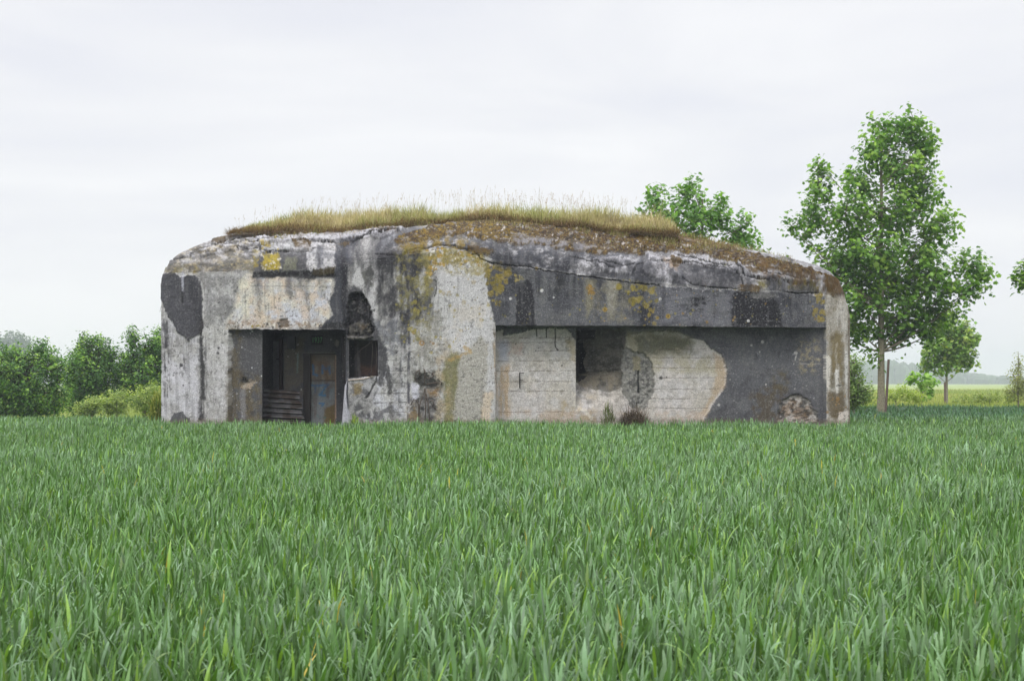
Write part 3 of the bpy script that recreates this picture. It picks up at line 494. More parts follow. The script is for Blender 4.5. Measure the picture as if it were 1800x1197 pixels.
def boxes(name, bl, mat, parent, col, root=bunker, alb=ALB, off=(0, 36, 0)):
    vs, fs_, cs = [], [], []; k = 0
    for b in bl:
        x0, x1, y0, y1, z0, z1 = b[:6]
        vs += [(x0,y0,z0),(x1,y0,z0),(x1,y1,z0),(x0,y1,z0),(x0,y0,z1),(x1,y0,z1),(x1,y1,z1),(x0,y1,z1)]
        fs_ += [(k,k+3,k+2,k+1),(k+4,k+5,k+6,k+7),(k,k+1,k+5,k+4),(k+1,k+2,k+6,k+5),(k+2,k+3,k+7,k+6),(k+3,k,k+4,k+7)]; k += 8
        cs += [lin(b[6] if len(b) > 6 else col)*alb]*8
    return mesh_np(name, np.array(vs)-np.array(off), np.array(fs_), mat, parent, np.array(cs), False)
def tube(pts, rad, sides=6):
    P = np.array(pts, float); n = len(P); R = np.broadcast_to(np.asarray(rad, float), (n,)); T = np.gradient(P, axis=0); T /= np.linalg.norm(T, axis=1)[:, None]+1e-9
    a = np.where(np.abs(T[:, 2:3]) < .9, [[0, 0, 1.]], [[1., 0, 0]]); A = np.cross(T, a); A /= np.linalg.norm(A, axis=1)[:, None]; B = np.cross(T, A)
    th = np.arange(sides)/sides*2*math.pi; v = P[:, None]+R[:, None, None]*(np.cos(th)[None, :, None]*A[:, None]+np.sin(th)[None, :, None]*B[:, None])
    v = v.reshape(-1, 3); i = np.arange(n-1)[:, None]*sides; j = np.arange(sides)[None]; j2 = (j+1) % sides
    f = np.stack([i+j, i+j2, i+j2+sides, i+j+sides], -1).reshape(-1, 4); return v, f
def merge(parts):
    vs, fs_ = [], []; k = 0
    for v, f in parts: vs.append(v); fs_.append(f+k); k += len(v)
    return np.concatenate(vs), np.concatenate(fs_)
# entrance passage
D0 = 34.95                                            # face of the entrance front (recessed plaster)
xl, xr = X_(457, D0), X_(606, D0-.15); zt_ = EYE+(HZ-579)/F*D0
DB = 35.75; DF = 37.1
boxes('passage_walls', [(xl-.25, xl, D0+.0, DF, -.3, zt_+.1), (xr, xr+.2, D0-.0, DB+.1, -.3, zt_+.1), (xl, xr, D0+.0, DF, zt_-.0, zt_+.25), (xl-.25, xr+.3, DF, DF+.2, -.3, zt_+.2), (xl, xr, D0, DF, -.35, -.02), (X_(503, DB)-.02, X_(503, DB)+.1, DB+.12, DF, -.3, zt_)], M_conc, bunker, (72,71,73))['label'] = 'plastered walls of the entrance passage, interior shade painted into their colour'  # same plaster as outside, its colour darkened to paint in the passage shade
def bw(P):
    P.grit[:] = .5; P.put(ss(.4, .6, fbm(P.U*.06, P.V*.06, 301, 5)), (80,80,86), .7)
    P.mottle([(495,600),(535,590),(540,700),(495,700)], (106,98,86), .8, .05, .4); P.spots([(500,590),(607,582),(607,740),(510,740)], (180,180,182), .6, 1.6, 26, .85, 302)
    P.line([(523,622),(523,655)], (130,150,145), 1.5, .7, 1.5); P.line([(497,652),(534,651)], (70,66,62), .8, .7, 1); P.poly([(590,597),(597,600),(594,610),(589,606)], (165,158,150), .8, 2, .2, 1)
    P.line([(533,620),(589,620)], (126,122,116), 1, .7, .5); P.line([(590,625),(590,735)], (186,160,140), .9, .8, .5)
# front wall of the inner room, in pieces round the door opening
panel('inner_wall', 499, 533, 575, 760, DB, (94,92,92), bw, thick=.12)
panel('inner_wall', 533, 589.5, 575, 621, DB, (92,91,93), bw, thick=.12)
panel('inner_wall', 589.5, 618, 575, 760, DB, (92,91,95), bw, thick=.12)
def doorp(P):
    P.put(ss(.4, .6, fbm(P.U*.08, P.V*.05, 311, 5)), (120,100,80), .7); P.put(ss(668, 674, P.V), (128,134,138), .9); P.put((1-ss(626, 640, P.V)), (84,76,66), .7)
    P.mottle([(541,625),(590,625),(590,670),(541,670)], (128,102,78), .6, .07, .5); P.mottle([(570,660),(590,660),(590,740),(572,740)], (98,76,62), .6, .06, .5)
    P.poly([(572,716),(590,712),(590,748),(568,748)], (104,84,34), .9, 4, .12, 3); P.line([(541,669),(590,669)], (60,50,44), 1, .9, .3, -.004)
    bl = (44,112,160)
    for l, w_ in (([(550,642),(551,650),(550,658),(558,660)], 2.2), ([(567,656),(567,643),(573,650),(579,643),(580,656)], 2.0), ([(545,677),(561,678)], 2.2), ([(553,678),(554,690)], 1.8), ([(562,677),(577,676),(571,682),(566,690),(562,694),(572,695)], 2.2), ([(561,709),(570,709),(566,713)], 1.8), ([(557,728),(562,735),(572,734)], 1.5)):
        P.line(l, bl if w_ > 1.6 else (60,110,110), w_, .75 if w_ > 1.6 else .5, 1.6, 0, .3)
    P.mottle([(541,640),(590,640),(590,700),(541,700)], (70,112,128), .25, .1, .5); P.streak([(541,630),(590,630),(590,740),(541,740)], (88,66,48), .5, .2, .02, .55)
door = panel('door', 542, 589, 622, 762, DB+.13, (128,120,110), doorp, M_metal, .05)
door['label'] = 'rusty steel door with blue sprayed letters'
ysx = DB+.1
boxes('door_frame', [(X_(533, DB), X_(545, DB), DB+.02, DB+.30, 0, EYE+(HZ-621)/F*DB, (48,42,40)), (X_(533.4, DB), X_(589.2, DB), DB+.03, DB+.11, EYE+(HZ-623.4)/F*DB, EYE+(HZ-621.2)/F*DB, (60,50,44)), (X_(588.2, DB), X_(589.4, DB), DB+.035, DB+.11, 0, EYE+(HZ-623.4)/F*DB, (140,112,96))], M_metal, bunker, (60,48,42))
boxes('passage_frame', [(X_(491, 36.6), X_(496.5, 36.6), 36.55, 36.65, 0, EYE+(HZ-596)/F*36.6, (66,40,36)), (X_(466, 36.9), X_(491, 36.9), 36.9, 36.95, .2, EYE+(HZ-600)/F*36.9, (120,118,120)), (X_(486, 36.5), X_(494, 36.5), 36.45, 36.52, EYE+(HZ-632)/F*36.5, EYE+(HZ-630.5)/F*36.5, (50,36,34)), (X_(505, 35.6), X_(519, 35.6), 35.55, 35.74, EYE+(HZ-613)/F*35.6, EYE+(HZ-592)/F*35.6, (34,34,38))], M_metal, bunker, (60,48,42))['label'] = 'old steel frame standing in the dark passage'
plate = boxes('number_plate', [(X_(547.5, DB), X_(567.5, DB), DB-.018, DB-.003, EYE+(HZ-606.5)/F*DB, EYE+(HZ-590)/F*DB)], M_paint, bunker, (34,34,36))
def text_mesh(body, name, size, loc, mat, col, parent, sx=1.0):
    cu_ = bpy.data.curves.new(name, 'FONT'); cu_.body = body; cu_.size = size; cu_.extrude = .002; cu_.align_x = 'CENTER'; cu_.align_y = 'CENTER'; cu_.space_character = 1.1
    to = bpy.data.objects.new(name+'_tmp', cu_); C.objects.link(to); bpy.context.view_layer.update()
    me = bpy.data.meshes.new_from_object(to.evaluated_get(bpy.context.evaluated_depsgraph_get())); bpy.data.objects.remove(to)
    n = len(me.vertices); co = np.empty(n*3, np.float32); me.vertices.foreach_get('co', co); co = co.reshape(-1, 3); co = np.stack([co[:,0]*sx+loc[0], -co[:,2]+loc[1], co[:,1]+loc[2]], 1); me.vertices.foreach_set('co', co.astype(np.float32).ravel()); me.update()
    a = me.color_attributes.new('paint', 'FLOAT_COLOR', 'POINT'); a.data.foreach_set('color', np.tile(np.append(lin(col), 1), n).astype(np.float32)); me.materials.clear(); me.materials.append(mat)
    o = bpy.data.objects.new(name, me); C.objects.link(o); o.parent = parent; return o
lp = at(557.5, 598.2, DB)
text_mesh('1937', 'digits', .185, (lp[0], DB-.021-36, lp[2]), M_paint, (92,150,98), plate, .62)
# loophole box
Dw = 34.58
wx0, wx1 = X_(611, Dw), X_(665.5, Dw); wz0, wz1 = EYE+(HZ-665.5)/F*Dw, EYE+(HZ-596)/F*Dw
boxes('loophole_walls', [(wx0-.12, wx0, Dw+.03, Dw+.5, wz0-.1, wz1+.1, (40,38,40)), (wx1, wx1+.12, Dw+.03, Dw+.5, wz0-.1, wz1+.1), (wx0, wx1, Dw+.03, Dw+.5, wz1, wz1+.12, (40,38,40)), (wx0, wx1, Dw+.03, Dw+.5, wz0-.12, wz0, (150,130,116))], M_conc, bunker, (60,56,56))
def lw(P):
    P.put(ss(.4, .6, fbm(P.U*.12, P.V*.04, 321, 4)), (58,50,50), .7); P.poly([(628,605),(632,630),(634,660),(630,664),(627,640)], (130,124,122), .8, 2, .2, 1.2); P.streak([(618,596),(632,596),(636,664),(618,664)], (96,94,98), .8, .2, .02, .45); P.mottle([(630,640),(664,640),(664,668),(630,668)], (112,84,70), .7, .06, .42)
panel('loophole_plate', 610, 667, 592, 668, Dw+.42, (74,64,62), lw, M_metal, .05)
wires = [tube([at(657,590,34.4), at(654,600,34.35), at(646,607,34.35), at(636,613,34.38), at(628,622,34.5), at(622,632,34.62)], .009), tube([at(653,598,34.36), at(655,612,34.34), at(654,630,34.36), at(653,655,34.45)], .007), tube([at(660,600,34.4), at(662,620,34.38), at(661,650,34.42)], .008), tube([at(676,638,34.4), at(681,645,34.33), at(683,655,34.36), at(685,664,34.42)], .010)]
v_, f_ = merge(wires); mesh_np('bent_rebar', v_-[0, 36, 0], f_, M_metal, bunker, np.tile(lin((92,84,78)), (len(v_), 1)), True)
hooks = [tube([at(a, b, 34.02-.04*k) for k, (a, b) in zip((0, 1, 1.5, 1, 0, 0), q)], .012) for q in (
 [(733,672),(729,664),(731,655),(737,650),(738,655),(738,660)], [(746,676),(747,662),(747,652),(745,648),(746,650),(746,652)], [(748,664),(756,665),(762,661),(761,655),(760,658),(760,660)], [(750,676),(762,673),(776,672),(777,673),(776,674),(776,676)],
 [(722,712),(727,702),(733,704),(736,712),(736,735),(736,742)], [(747,682),(744,695),(739,706),(737,722),(736,735),(736,742)], [(747,682),(748,700),(748,715),(748,730),(747,738),(747,742)], [(749,692),(752,706),(754,722),(755,735),(755,742),(755,744)], [(756,706),(760,703),(763,708),(760,714),(766,718),(767,722)])]
v_, f_ = merge(hooks); mesh_np('rusty_rebar', v_-[0, 36, 0], f_, M_metal, bunker, np.tile(lin((78,68,60)), (len(v_), 1)), True)
Dr = 34.65
v_, f_ = merge([tube([at(913.6,654.5,Dr-.04), at(913.6,682,Dr-.04)], .013), tube([at(913,655,Dr-.04), at(921,656,Dr-.08)], .008), tube([at(913,668,Dr-.04), at(920,668.5,Dr-.08)], .008)]); mesh_np('wall_bracket', v_-[0, 36, 0], f_, M_metal, bunker, np.tile(lin((48,44,44)), (len(v_), 1)), True)
v_, f_ = merge([tube([at(286,533,35.9), at(283,540,35.8), at(281,548,35.8)], .006), tube([at(288,535,35.9), at(286,548,35.75), at(287,565,35.8)], .008)]); mesh_np('protruding_wire', v_-[0, 36, 0], f_, M_metal, bunker, np.tile(lin((70,64,60)), (len(v_), 1)), True)
# deep loophole behind the embrasure splay
De = 35.4
ex0, ex1 = X_(1017, De), X_(1050, De); ez0, ez1 = EYE+(HZ-660)/F*De, EYE+(HZ-596)/F*De
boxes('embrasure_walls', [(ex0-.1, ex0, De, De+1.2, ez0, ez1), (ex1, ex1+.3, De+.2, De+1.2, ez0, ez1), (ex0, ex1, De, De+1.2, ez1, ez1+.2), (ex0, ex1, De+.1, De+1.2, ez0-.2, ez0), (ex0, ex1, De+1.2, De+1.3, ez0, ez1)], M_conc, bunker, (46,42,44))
#@@OBJECTS
# ------------------------------------------------------------------ loose things at the bunker
def strips(p0, az, tilt, curl, L, wd, K, col, tipcol=None, prof=None, lift=None):
    n = len(az); d = np.stack([np.cos(az), np.sin(az), np.zeros(n)], 1); wv = np.stack([-np.sin(az), np.cos(az), np.zeros(n)], 1)
    pos = p0.copy(); V = np.empty((n, K+1, 2, 3)); col_ = np.empty((n, K+1, 2, 3))
    for k in range(K+1):
        t = k/K; pr = prof(t) if prof else (.75+.5*t if t < .35 else 1-.0*t) if t < .5 else max(.06, 1-((t-.5)/.5)**1.6)
        h = wv*(wd*pr*.5)[:, None]; V[:, k, 0] = pos-h; V[:, k, 1] = pos+h
        c = col if tipcol is None else col*(1-t)+tipcol*t; col_[:, k, 0] = c; col_[:, k, 1] = c
        th = tilt+curl*((k+.5)/K)**1.4; st = (L/K)[:, None]; pos = pos+st*(np.sin(th)[:, None]*d+np.cos(th)[:, None]*np.array([0, 0, 1.]))
    v = V.reshape(-1, 3); c = col_.reshape(-1, 3); i = np.arange(n)[:, None]*(2*(K+1)); k = np.arange(K)[None]*2
    a = i+k; f = np.stack([a, a+1, a+3, a+2], -1).reshape(-1, 4); return v, f, c
def cat(parts):
    vs, fs_, cs = [], [], []; k = 0
    for v, f, c in parts: vs.append(v); fs_.append(f+k); cs.append(c); k += len(v)
    return np.concatenate(vs), np.concatenate(fs_), np.concatenate(cs)
# corrugated sheet leaning in the entrance
nu, nv = 40, 90; su, sv = np.meshgrid(np.linspace(0, 1, nu), np.linspace(0, 1, nv)); su = su.ravel(); sv = sv.ravel()
cu0 = 452; rag = 2.2*np.sin(sv*23)+1.5*np.sin(sv*51)
ur = 524+sv*17+rag*(1-sv*.5); uu = cu0+(ur-cu0)*su; vv = 682+sv*80+su*5*(1-.3*sv)
Dc = 35.45-.28*sv+.03*np.cos(sv*2*math.pi*9)+.0*su; co = np.stack([X_(uu, Dc), Dc, EYE+(HZ-vv)/F*Dc], 1)
i = np.arange(nv-1)[:, None]*nu; j = np.arange(nu-1)[None]; f = np.stack([i+j, i+j+nu, i+j+nu+1, i+j+1], -1).reshape(-1, 4)
nn = len(co); co2 = np.concatenate([co, co+[0, .004, 0]]); f2 = np.concatenate([f, f[:, ::-1]+nn])
cc = .5*lin((118,116,118))*(.6+.5*fbm(uu*.1, vv*.2, 5, 4))[:, None]; cc = cc*(1-ss(.5, .65, fbm(uu*.07, vv*.1, 9, 4)))[:, None]+lin((58,50,46))*ss(.5, .65, fbm(uu*.07, vv*.1, 9, 4))[:, None]
sh = mesh_np('corrugated_sheet', co2, f2, M_sheet, None, np.concatenate([cc, cc]), True, loc=(-5.3, 35.4, 0))
tag(sh, 'corrugated metal sheet leaning across the entrance left of the rusty door', 'metal sheet')
# pale slab of fallen concrete at the jamb
R = np.random.default_rng(3)
def chunk(name, outline, D, th, col, label, catg):
    P = np.array([at(a, b, D) for a, b in outline]); n = len(P); c0 = P.mean(0); inner = c0+(P-c0)*.6+[0, -th, 0]; back = P+[0, th*.6, 0]
    v = np.concatenate([P, inner, back, [c0+[0, -th*1.15, 0]]]); v[:, :] += R.normal(0, .006, v.shape); q = np.arange(n); q2 = (q+1) % n
    f = [np.stack([q, q2, q2+n, q+n], 1), np.stack([q2, q, q+2*n, q2+2*n], 1), np.stack([q+n, q2+n, np.full(n, 3*n)], 1), (q[::-1]+2*n)[None]]
    o = mesh_np(name, v, f, M_conc, None, np.tile(lin(col)*ALB, (len(v), 1)), False, loc=(c0[0], D, 0)); tag(o, label, catg); o.data.color_attributes['paint']; 
    a = np.empty(len(v)*4, np.float32); at_ = o.data.color_attributes['paint']; at_.data.foreach_get('color', a); a[3::4] = 0; at_.data.foreach_set('color', a); return o
chunk('concrete_slab', [(610,665),(609,690),(612,712),(616,730),(619,760),(600,760),(601,735),(604,700),(606,680)], 34.35, .09, (182,182,190), 'narrow pale concrete slab leaning upright between entrance and loophole', 'slab')
# dry brush heap and weeds
def blob_strips(cx, cy, cz, rx, ry, rz, n, L, wd, cols, up=.5, K=3, seed=0):
    R = np.random.default_rng(seed); d = R.normal(size=(n, 3)); d /= np.linalg.norm(d, axis=1)[:, None]; r = R.random(n)**.4
    p0 = np.array([cx, cy, cz])+d*r[:, None]*[rx, ry, rz]; ci = R.integers(0, len(cols), n); c = np.array([lin(q) for q in cols])[ci]*R.uniform(.7, 1.2, n)[:, None]
    return strips(p0, R.random(n)*6.28, R.normal(up, .5, n), R.normal(.6, .8, n), R.uniform(.6, 1.3, n)*L, np.full(n, wd)*R.uniform(.7, 1.3, n), K, c)
def heap(name, u0, u1, vt, D, n, L, wd, cols, label, catg, up=.8, seed=0, mat=None, kind='thing'):
    R = np.random.default_rng(seed); x = X_((u0+u1)/2, D); rx = (u1-u0)/2/F*D; zt = EYE+(HZ-vt)/F*D
    v, f, c = blob_strips(x, D, zt*.42, rx*.9, .22, max(.1, zt*.55-L*.3), n, L, wd, cols, up, 3, seed); o = mesh_np(name, v, f, mat or M_dry, None, c, loc=(x, D, 0)); return tag(o, label, catg)
heap('brush_heap', 1082, 1146, 715, 34.3, 3600, .24, .008, [(96,84,74), (72,62,56), (118,102,88)], 'heap of dry brown brush against the wall below the embrasure', 'brush', 1.0, 5)
heap('weed_clump', 1055, 1084, 708, 34.3, 380, .2, .012, [(96,110,66), (120,124,88), (84,84,60)], 'thin grey green weed left of the dry brush heap', 'weed', .3, 6)
heap('weed_clump', 617, 632, 728, 34.2, 260, .18, .014, [(110,140,56), (140,160,70)], 'small yellow green weed at the foot of the wall under the loophole', 'weed', .3, 7)
heap('weed_clump', 262, 290, 690, 36.4, 1000, .3, .018, [(136,148,70), (104,128,60), (158,160,84)], 'yellow green weed beside the left corner of the bunker', 'weed', .3, 8)
# ---- grass on the roof
def roof_z(x, y):
    yc = np.clip(y, 36.1, 37.0); u = 900+x/yc*F; z = EYE+(HZ-np.interp(u, [380,400,470,600,690,760,850,950,1050,1190], [417,413,410,410,403,395,390,396,405,416]))/F*yc
    t = np.clip((y-36.2)/3, 0, 1)*(np.abs(x+1.4) < 5.3); return z*(1-t)+5.30*t
R = np.random.default_rng(21); parts = []
n = 40000; x = R.uniform(-6.7, 3.9, n); y = 36.2+R.random(n)**1.5*4.2
yf = 36.25+.45*(fbm(x*1.1, x*0, 9, 4)-.4)+.55*ss(-2.2, -4.5, x)*0; ok = y > yf
x, y = x[ok], y[ok]; edge = ss(-7.3, -4.9, x)*.85+.1; edge *= 1-.3*ss(3.3, 4.0, x); dep = y-np.interp(x, [-7, 4], [36.35, 36.35])
tuft = fbm(x*1.3, y*1.3, 5, 4, .55)
z = roof_z(x, y)-.03+.12*ss(0, .7, dep)*edge*(.2+1.6*ss(.35, .65, tuft))
Ln = (.24+.24*ss(.25, .75, tuft)+.12*np.exp(-((x+1.0)/1.1)**2))*edge*R.uniform(.35, 1.2, len(x))
g = ss(.35, .62, fbm(x*1.0+9, y*1.2, 6, 4)+R.normal(0, .08, len(x)))
base = lin((180,162,142))*np.ones((len(x), 1)); green = lin((146,160,84)); tan = lin((196,184,140)); tip = green*g[:, None]+tan*(1-g)[:, None]
br = R.uniform(.7, 1.25, len(x))[:, None]
parts.append(strips(np.stack([x, y, z], 1), R.normal(-.6, 1.7, len(x)), np.abs(R.normal(.15, .35, len(x))), R.uniform(.1, 1.9, len(x)), Ln, R.uniform(.006, .012, len(x)), 3, base*br*.8, tip*br*.9))
# fallen thatch along the front edge
n = 17000; x = R.uniform(-6.75, 3.95, n); y = 36.1+R.random(n)*.6+.25*(fbm(x*2, x*0, 4, 3)-.5); zz = roof_z(x, y)+R.uniform(-.04, .16, n)*(fbm(x*1.5, x*0, 7, 3)*1.6-.2)*ss(-7.4, -5.4, x)
c = np.array([lin(q) for q in ((150,122,104), (128,104,88), (172,140,112), (108,90,76), (176,150,120))])[R.integers(0, 5, n)]*R.uniform(.6, 1.1, n)[:, None]*.8
parts.append(strips(np.stack([x, y, zz], 1), R.normal(-1.57, 1.1, n), R.normal(1.1, .35, n), R.uniform(.2, 1.2, n), R.uniform(.08, .24, n), R.uniform(.006, .01, n), 3, c))
# stray blades and little tufts rooted on the mossy slope in front of the turf and along the right shoulder
sel = np.nonzero(rf & FR & (W[:, 1] > 34.9) & (W[:, 1] < 37.2) & (W[:, 0] > -6.6) & (W[:, 0] < 6.6))[0]; wt = ss(35.2, 36.15, W[sel, 1])*(.35+.65*(W[sel, 0] > -.5))*ss(.45, .6, fbm(W[sel, 0]*2.2, W[sel, 1]*3, 77, 3)); wt[W[sel, 0] > 3.9] *= .35
sel = R.choice(sel, 5200, p=wt/wt.sum()); q = W[sel]; n = len(sel); c = np.array([lin(k) for k in ((168,148,116), (150,156,84), (134,112,84), (180,166,128))])[R.integers(0, 4, n)]*R.uniform(.6, 1, n)[:, None]
parts.append(strips(q-[0, 0, .01], R.random(n)*6.28, np.abs(R.normal(.3, .4, n)), R.uniform(.2, 1.6, n), R.uniform(.05, .17, n)*(.6+.6*ss(35.6, 36.2, q[:, 1])), R.uniform(.005, .01, n), 3, c*.8, c))
v, f, c = cat(parts)
rg = mesh_np('roof_grass', v, f, M_dry, None, c, loc=(0, 36, 0)); tag(rg, 'yellow green grass and dry brown thatch growing along the bunker roof', 'grass', None, 'stuff')
# thin flowering stalks
n = 420; x = R.uniform(-6.6, 3.9, n); x = np.where(R.random(n) < .4, x, np.clip(R.choice([-4.4,-3.1,-1.5,-.6,.2,1.3,2.0,1.7], n)+R.normal(0, .5, n), -6.6, 3.9)); y = R.uniform(36.4, 38.5, n); L = R.uniform(.4, .78, n)*(ss(-7.2, -4.6, x)*.7+.3)
st = strips(np.stack([x, y, roof_z(x, y)+.1], 1), R.normal(0, 1.4, n), np.abs(R.normal(0, .12, n)), R.uniform(0, .5, n), L, np.full(n, .0034), 4, np.tile(lin((150,140,112)), (n, 1)), None, lambda t: 1-.4*t)
# seed heads: loose little spikelets near each tip
tv = st[0].reshape(n, 5, 2, 3).mean(2); m = 7; tt = R.uniform(0, 1, (n, m)); hp = tv[:, 3][:, None]*(1-tt[..., None])+tv[:, 4][:, None]*tt[..., None]; hp = hp.reshape(-1, 3); k = len(hp)
hd = strips(hp, R.random(k)*6.28, R.uniform(.1, .9, k), R.uniform(0, .8, k), R.uniform(.02, .055, k), np.full(k, .006), 2, np.tile(lin((160,140,120)), (k, 1)))
v, f, c = cat([st, hd]); ob = mesh_np('grass_stalks', v, f, M_dry, None, c, loc=(0, 36.01, 0)); tag(ob, 'thin flowering grass stalks rising above the bunker roof', 'grass', None, 'stuff')
#@@TERRAIN
# ------------------------------------------------------------------ ground, wheat, meadow
def gz(x, y):
    left = ss(-.12, -.24, x/np.maximum(y, 1.)); s = -left*.55*ss(36, 60, y)
    return s+.05*(fbm(x*.08, y*.08, 401, 3)-.5)*ss(8, 20, y)
def crop(x, y):             # where the wheat stands
    far = 62-8*ss(-.1, -.22, x/np.maximum(y, 1.))+1.2*(fbm(x*.3, y*0, 403, 3)-.5)
    return y < far
gy = np.concatenate([np.linspace(-50, 0, 12), np.linspace(1, 80, 120), np.geomspace(82, 1450, 70)]); gxn = np.linspace(-1, 1, 140)
GX, GY = np.meshgrid(gxn, gy); hw = 14+np.maximum(GY, 0)*.62; hw = np.where(GY > 700, np.maximum(hw, 600), hw); GX = np.sign(GX)*np.abs(GX)**1.0*hw*1.0
gx, gyy = GX.ravel(), GY.ravel(); gzz = gz(gx, gyy)
i = np.arange(len(gy)-1)[:, None]*140; j = np.arange(139)[None]; f = np.stack([i+j, i+j+1, i+j+141, i+j+140], -1).reshape(-1, 4)
cr = crop(gx, gyy); fb = fbm(gx*.05, gyy*.02, 411, 4)
mead = lin((128,150,78))*(1-fb)[:, None]+lin((148,158,96))*fb[:, None]; mead = mead*.72
gc = np.where(cr[:, None], lin((58,62,40)), mead)
g_o = mesh_np('ground', np.stack([gx, gyy, gzz], 1), f, M_ground, None, gc, True); tag(g_o, 'flat farmland, green to the horizon', 'ground', None, 'structure')
R = np.random.default_rng(31); parts = []
def inside_bunker(x, y): 
    xx = X_(800, 33.9); fy_ = np.where(x < xx, 33.9+(35.1-33.9)*(xx-x)/(xx+8.19), 33.9+(35.6-33.9)*(x-xx)/(7.97-xx)); cut_ = np.maximum(0, np.abs(x)-7.5)*.9
    return (np.abs(x) < 8.08) & (y > fy_-.02+cut_) & (y < 44.6)
def wheat(y0, y1, dens, K, wmul, side=1.6, margin=False):
    A = lambda t: (t*.345+side)*2; n = int(dens*(y1-y0)*(A(y0)+A(y1))/2)
    y = np.sqrt(R.random(n)*(y1*y1-y0*y0)+y0*y0); x = R.uniform(-1, 1, n)*(y*.345+side)
    ok = (np.abs(x) > y*.345+1.6)|(y < 3.3) if margin else np.ones(n, bool)
    ok &= crop(x, y) & ~inside_bunker(x, y) & ~((y > 34) & (y < 46) & (np.abs(x) < 7.6)); x, y = x[ok], y[ok]; n = len(x)
    row = (np.round((x+.25*y*0)/.125)*.125); x = x*.8+row*.2 if K > 2 else x
    patch = fbm(x*.5, y*.35, 421, 4, .55); patch2 = fbm(x*.14+5, y*.09, 423, 3); dark = ss(37, 43, y)*ss(6.5, 8.5, x-.0*y)
    H = .40+.13*(patch-.5)*2+.05*(patch2-.5)*2-.05*dark
    L = R.uniform(.11, .235, n); z0 = gz(x, y)+np.maximum(.04, H-L*R.uniform(.35, .95, n)+R.normal(.02, .045, n))
    arch = R.random(n) < .17; tilt = np.abs(R.normal(.14, .18, n)); curl = np.where(arch, R.uniform(1.2, 2.7, n), R.uniform(.0, .9, n)); az = R.normal(.15, 1.9, n)
    gA, gB, gC = lin((82,121,49)), lin((118,149,112)), lin((118,152,62)); m = R.random(n)[:, None]; pt = (ss(.4, .62, patch)*.28+R.random(n)**1.7*.8)[:, None]
    c = gA*(1-pt)+gB*pt; c = np.where(m > .9, gC, c); c = np.where(R.random(n)[:, None] > .9985, lin((196,176,84)), c)
    c = c*(R.uniform(.5, 1.3, n)*(.84+.3*patch2))[:, None]*(1-.35*dark*0)[:, None]; c = c*(1-dark[:, None])+c*np.array([.55, .68, .8])*dark[:, None]
    wd = R.uniform(.008, .0165, n)*wmul
    parts.append(strips(np.stack([x, y, z0], 1), az, tilt, curl, L, wd, K, c*.78, c*.95))
wheat(3.3, 9, 1900, 6, 1.0); wheat(9, 18, 1250, 4, 1.08); wheat(18, 35, 560, 3, 1.35); wheat(35, 64, 190, 2, 2.1)
wheat(1.0, 22, 420, 3, 1.5, 5.5, True)
v, f, c = cat(parts); print('wheat', len(f))
wo = mesh_np('wheat', v, f, M_wheat, None, c); tag(wo, 'dense field of young green wheat in front of the bunker', 'wheat', None, 'stuff')
# meadow grass behind the wheat on the right, and rough grass on the left
R = np.random.default_rng(41); n = 40000; y = 60*(230/60)**(R.random(n)); sgn = R.random(n) < .72; x = np.where(sgn, y*R.uniform(.2, .36, n), -y*R.uniform(.2, .36, n)); ok = ~crop(x, y); x, y = x[ok], y[ok]; n = len(x)
pt = fbm(x*.12, y*.05, 431, 3)[:, None]; c = lin((126,150,70))*(1-pt)+lin((168,168,96))*pt; near = ss(85, 62, y)[:, None]*(x > 0)[:, None]; c = c*(1-near*.55)+lin((122,146,58))*near*.55; c = c*R.uniform(.75, 1.2, n)[:, None]*.85
mv = strips(np.stack([x, y, gz(x, y)-.03], 1), R.random(n)*6.28, np.abs(R.normal(.1, .2, n)), R.uniform(0, .8, n), R.uniform(.35, .62, n), .00045*y, 2, c*.8, c)
mo_ = mesh_np('meadow_grass', *mv[:2], M_dry, None, mv[2]); tag(mo_, 'pale tall meadow grass beyond the wheat', 'grass', None, 'stuff')
#@@TREES
# ------------------------------------------------------------------ trees and shrubs
STAR = [(0,-.55),(.28,-.42),(.62,-.5),(.52,-.12),(.95,.12),(.5,.26),(.42,.62),(.16,.42),(0,1.0),(-.16,.42),(-.42,.62),(-.5,.26),(-.95,.12),(-.52,-.12),(-.62,-.5),(-.28,-.42)]
KITE = [(0,-.5),(.38,-.1),(.3,.35),(0,.75),(-.3,.35),(-.38,-.1)]
def leaves(pos, size, col, R, shape, up=.55, out=None):
    n = len(pos); nn = R.normal(size=(n, 3))*.6; nn[:, 2] = np.abs(nn[:, 2])+up
    if out is not None: nn += out*.55
    nn /= np.linalg.norm(nn, axis=1)[:, None]; a = R.normal(size=(n, 3)); a -= (a*nn).sum(1)[:, None]*nn; a /= np.linalg.norm(a, axis=1)[:, None]; b = np.cross(nn, a)
    S = np.array(shape); k = len(S); fold = np.abs(S[:, 0])*-.25
    v = pos[:, None]+size[:, None, None]*(S[None, :, 0:1]*a[:, None]+S[None, :, 1:2]*b[:, None]+fold[None, :, None]*nn[:, None])
    f = np.arange(n*k).reshape(n, k); return v.reshape(-1, 3), f, np.repeat(col, k, 0)
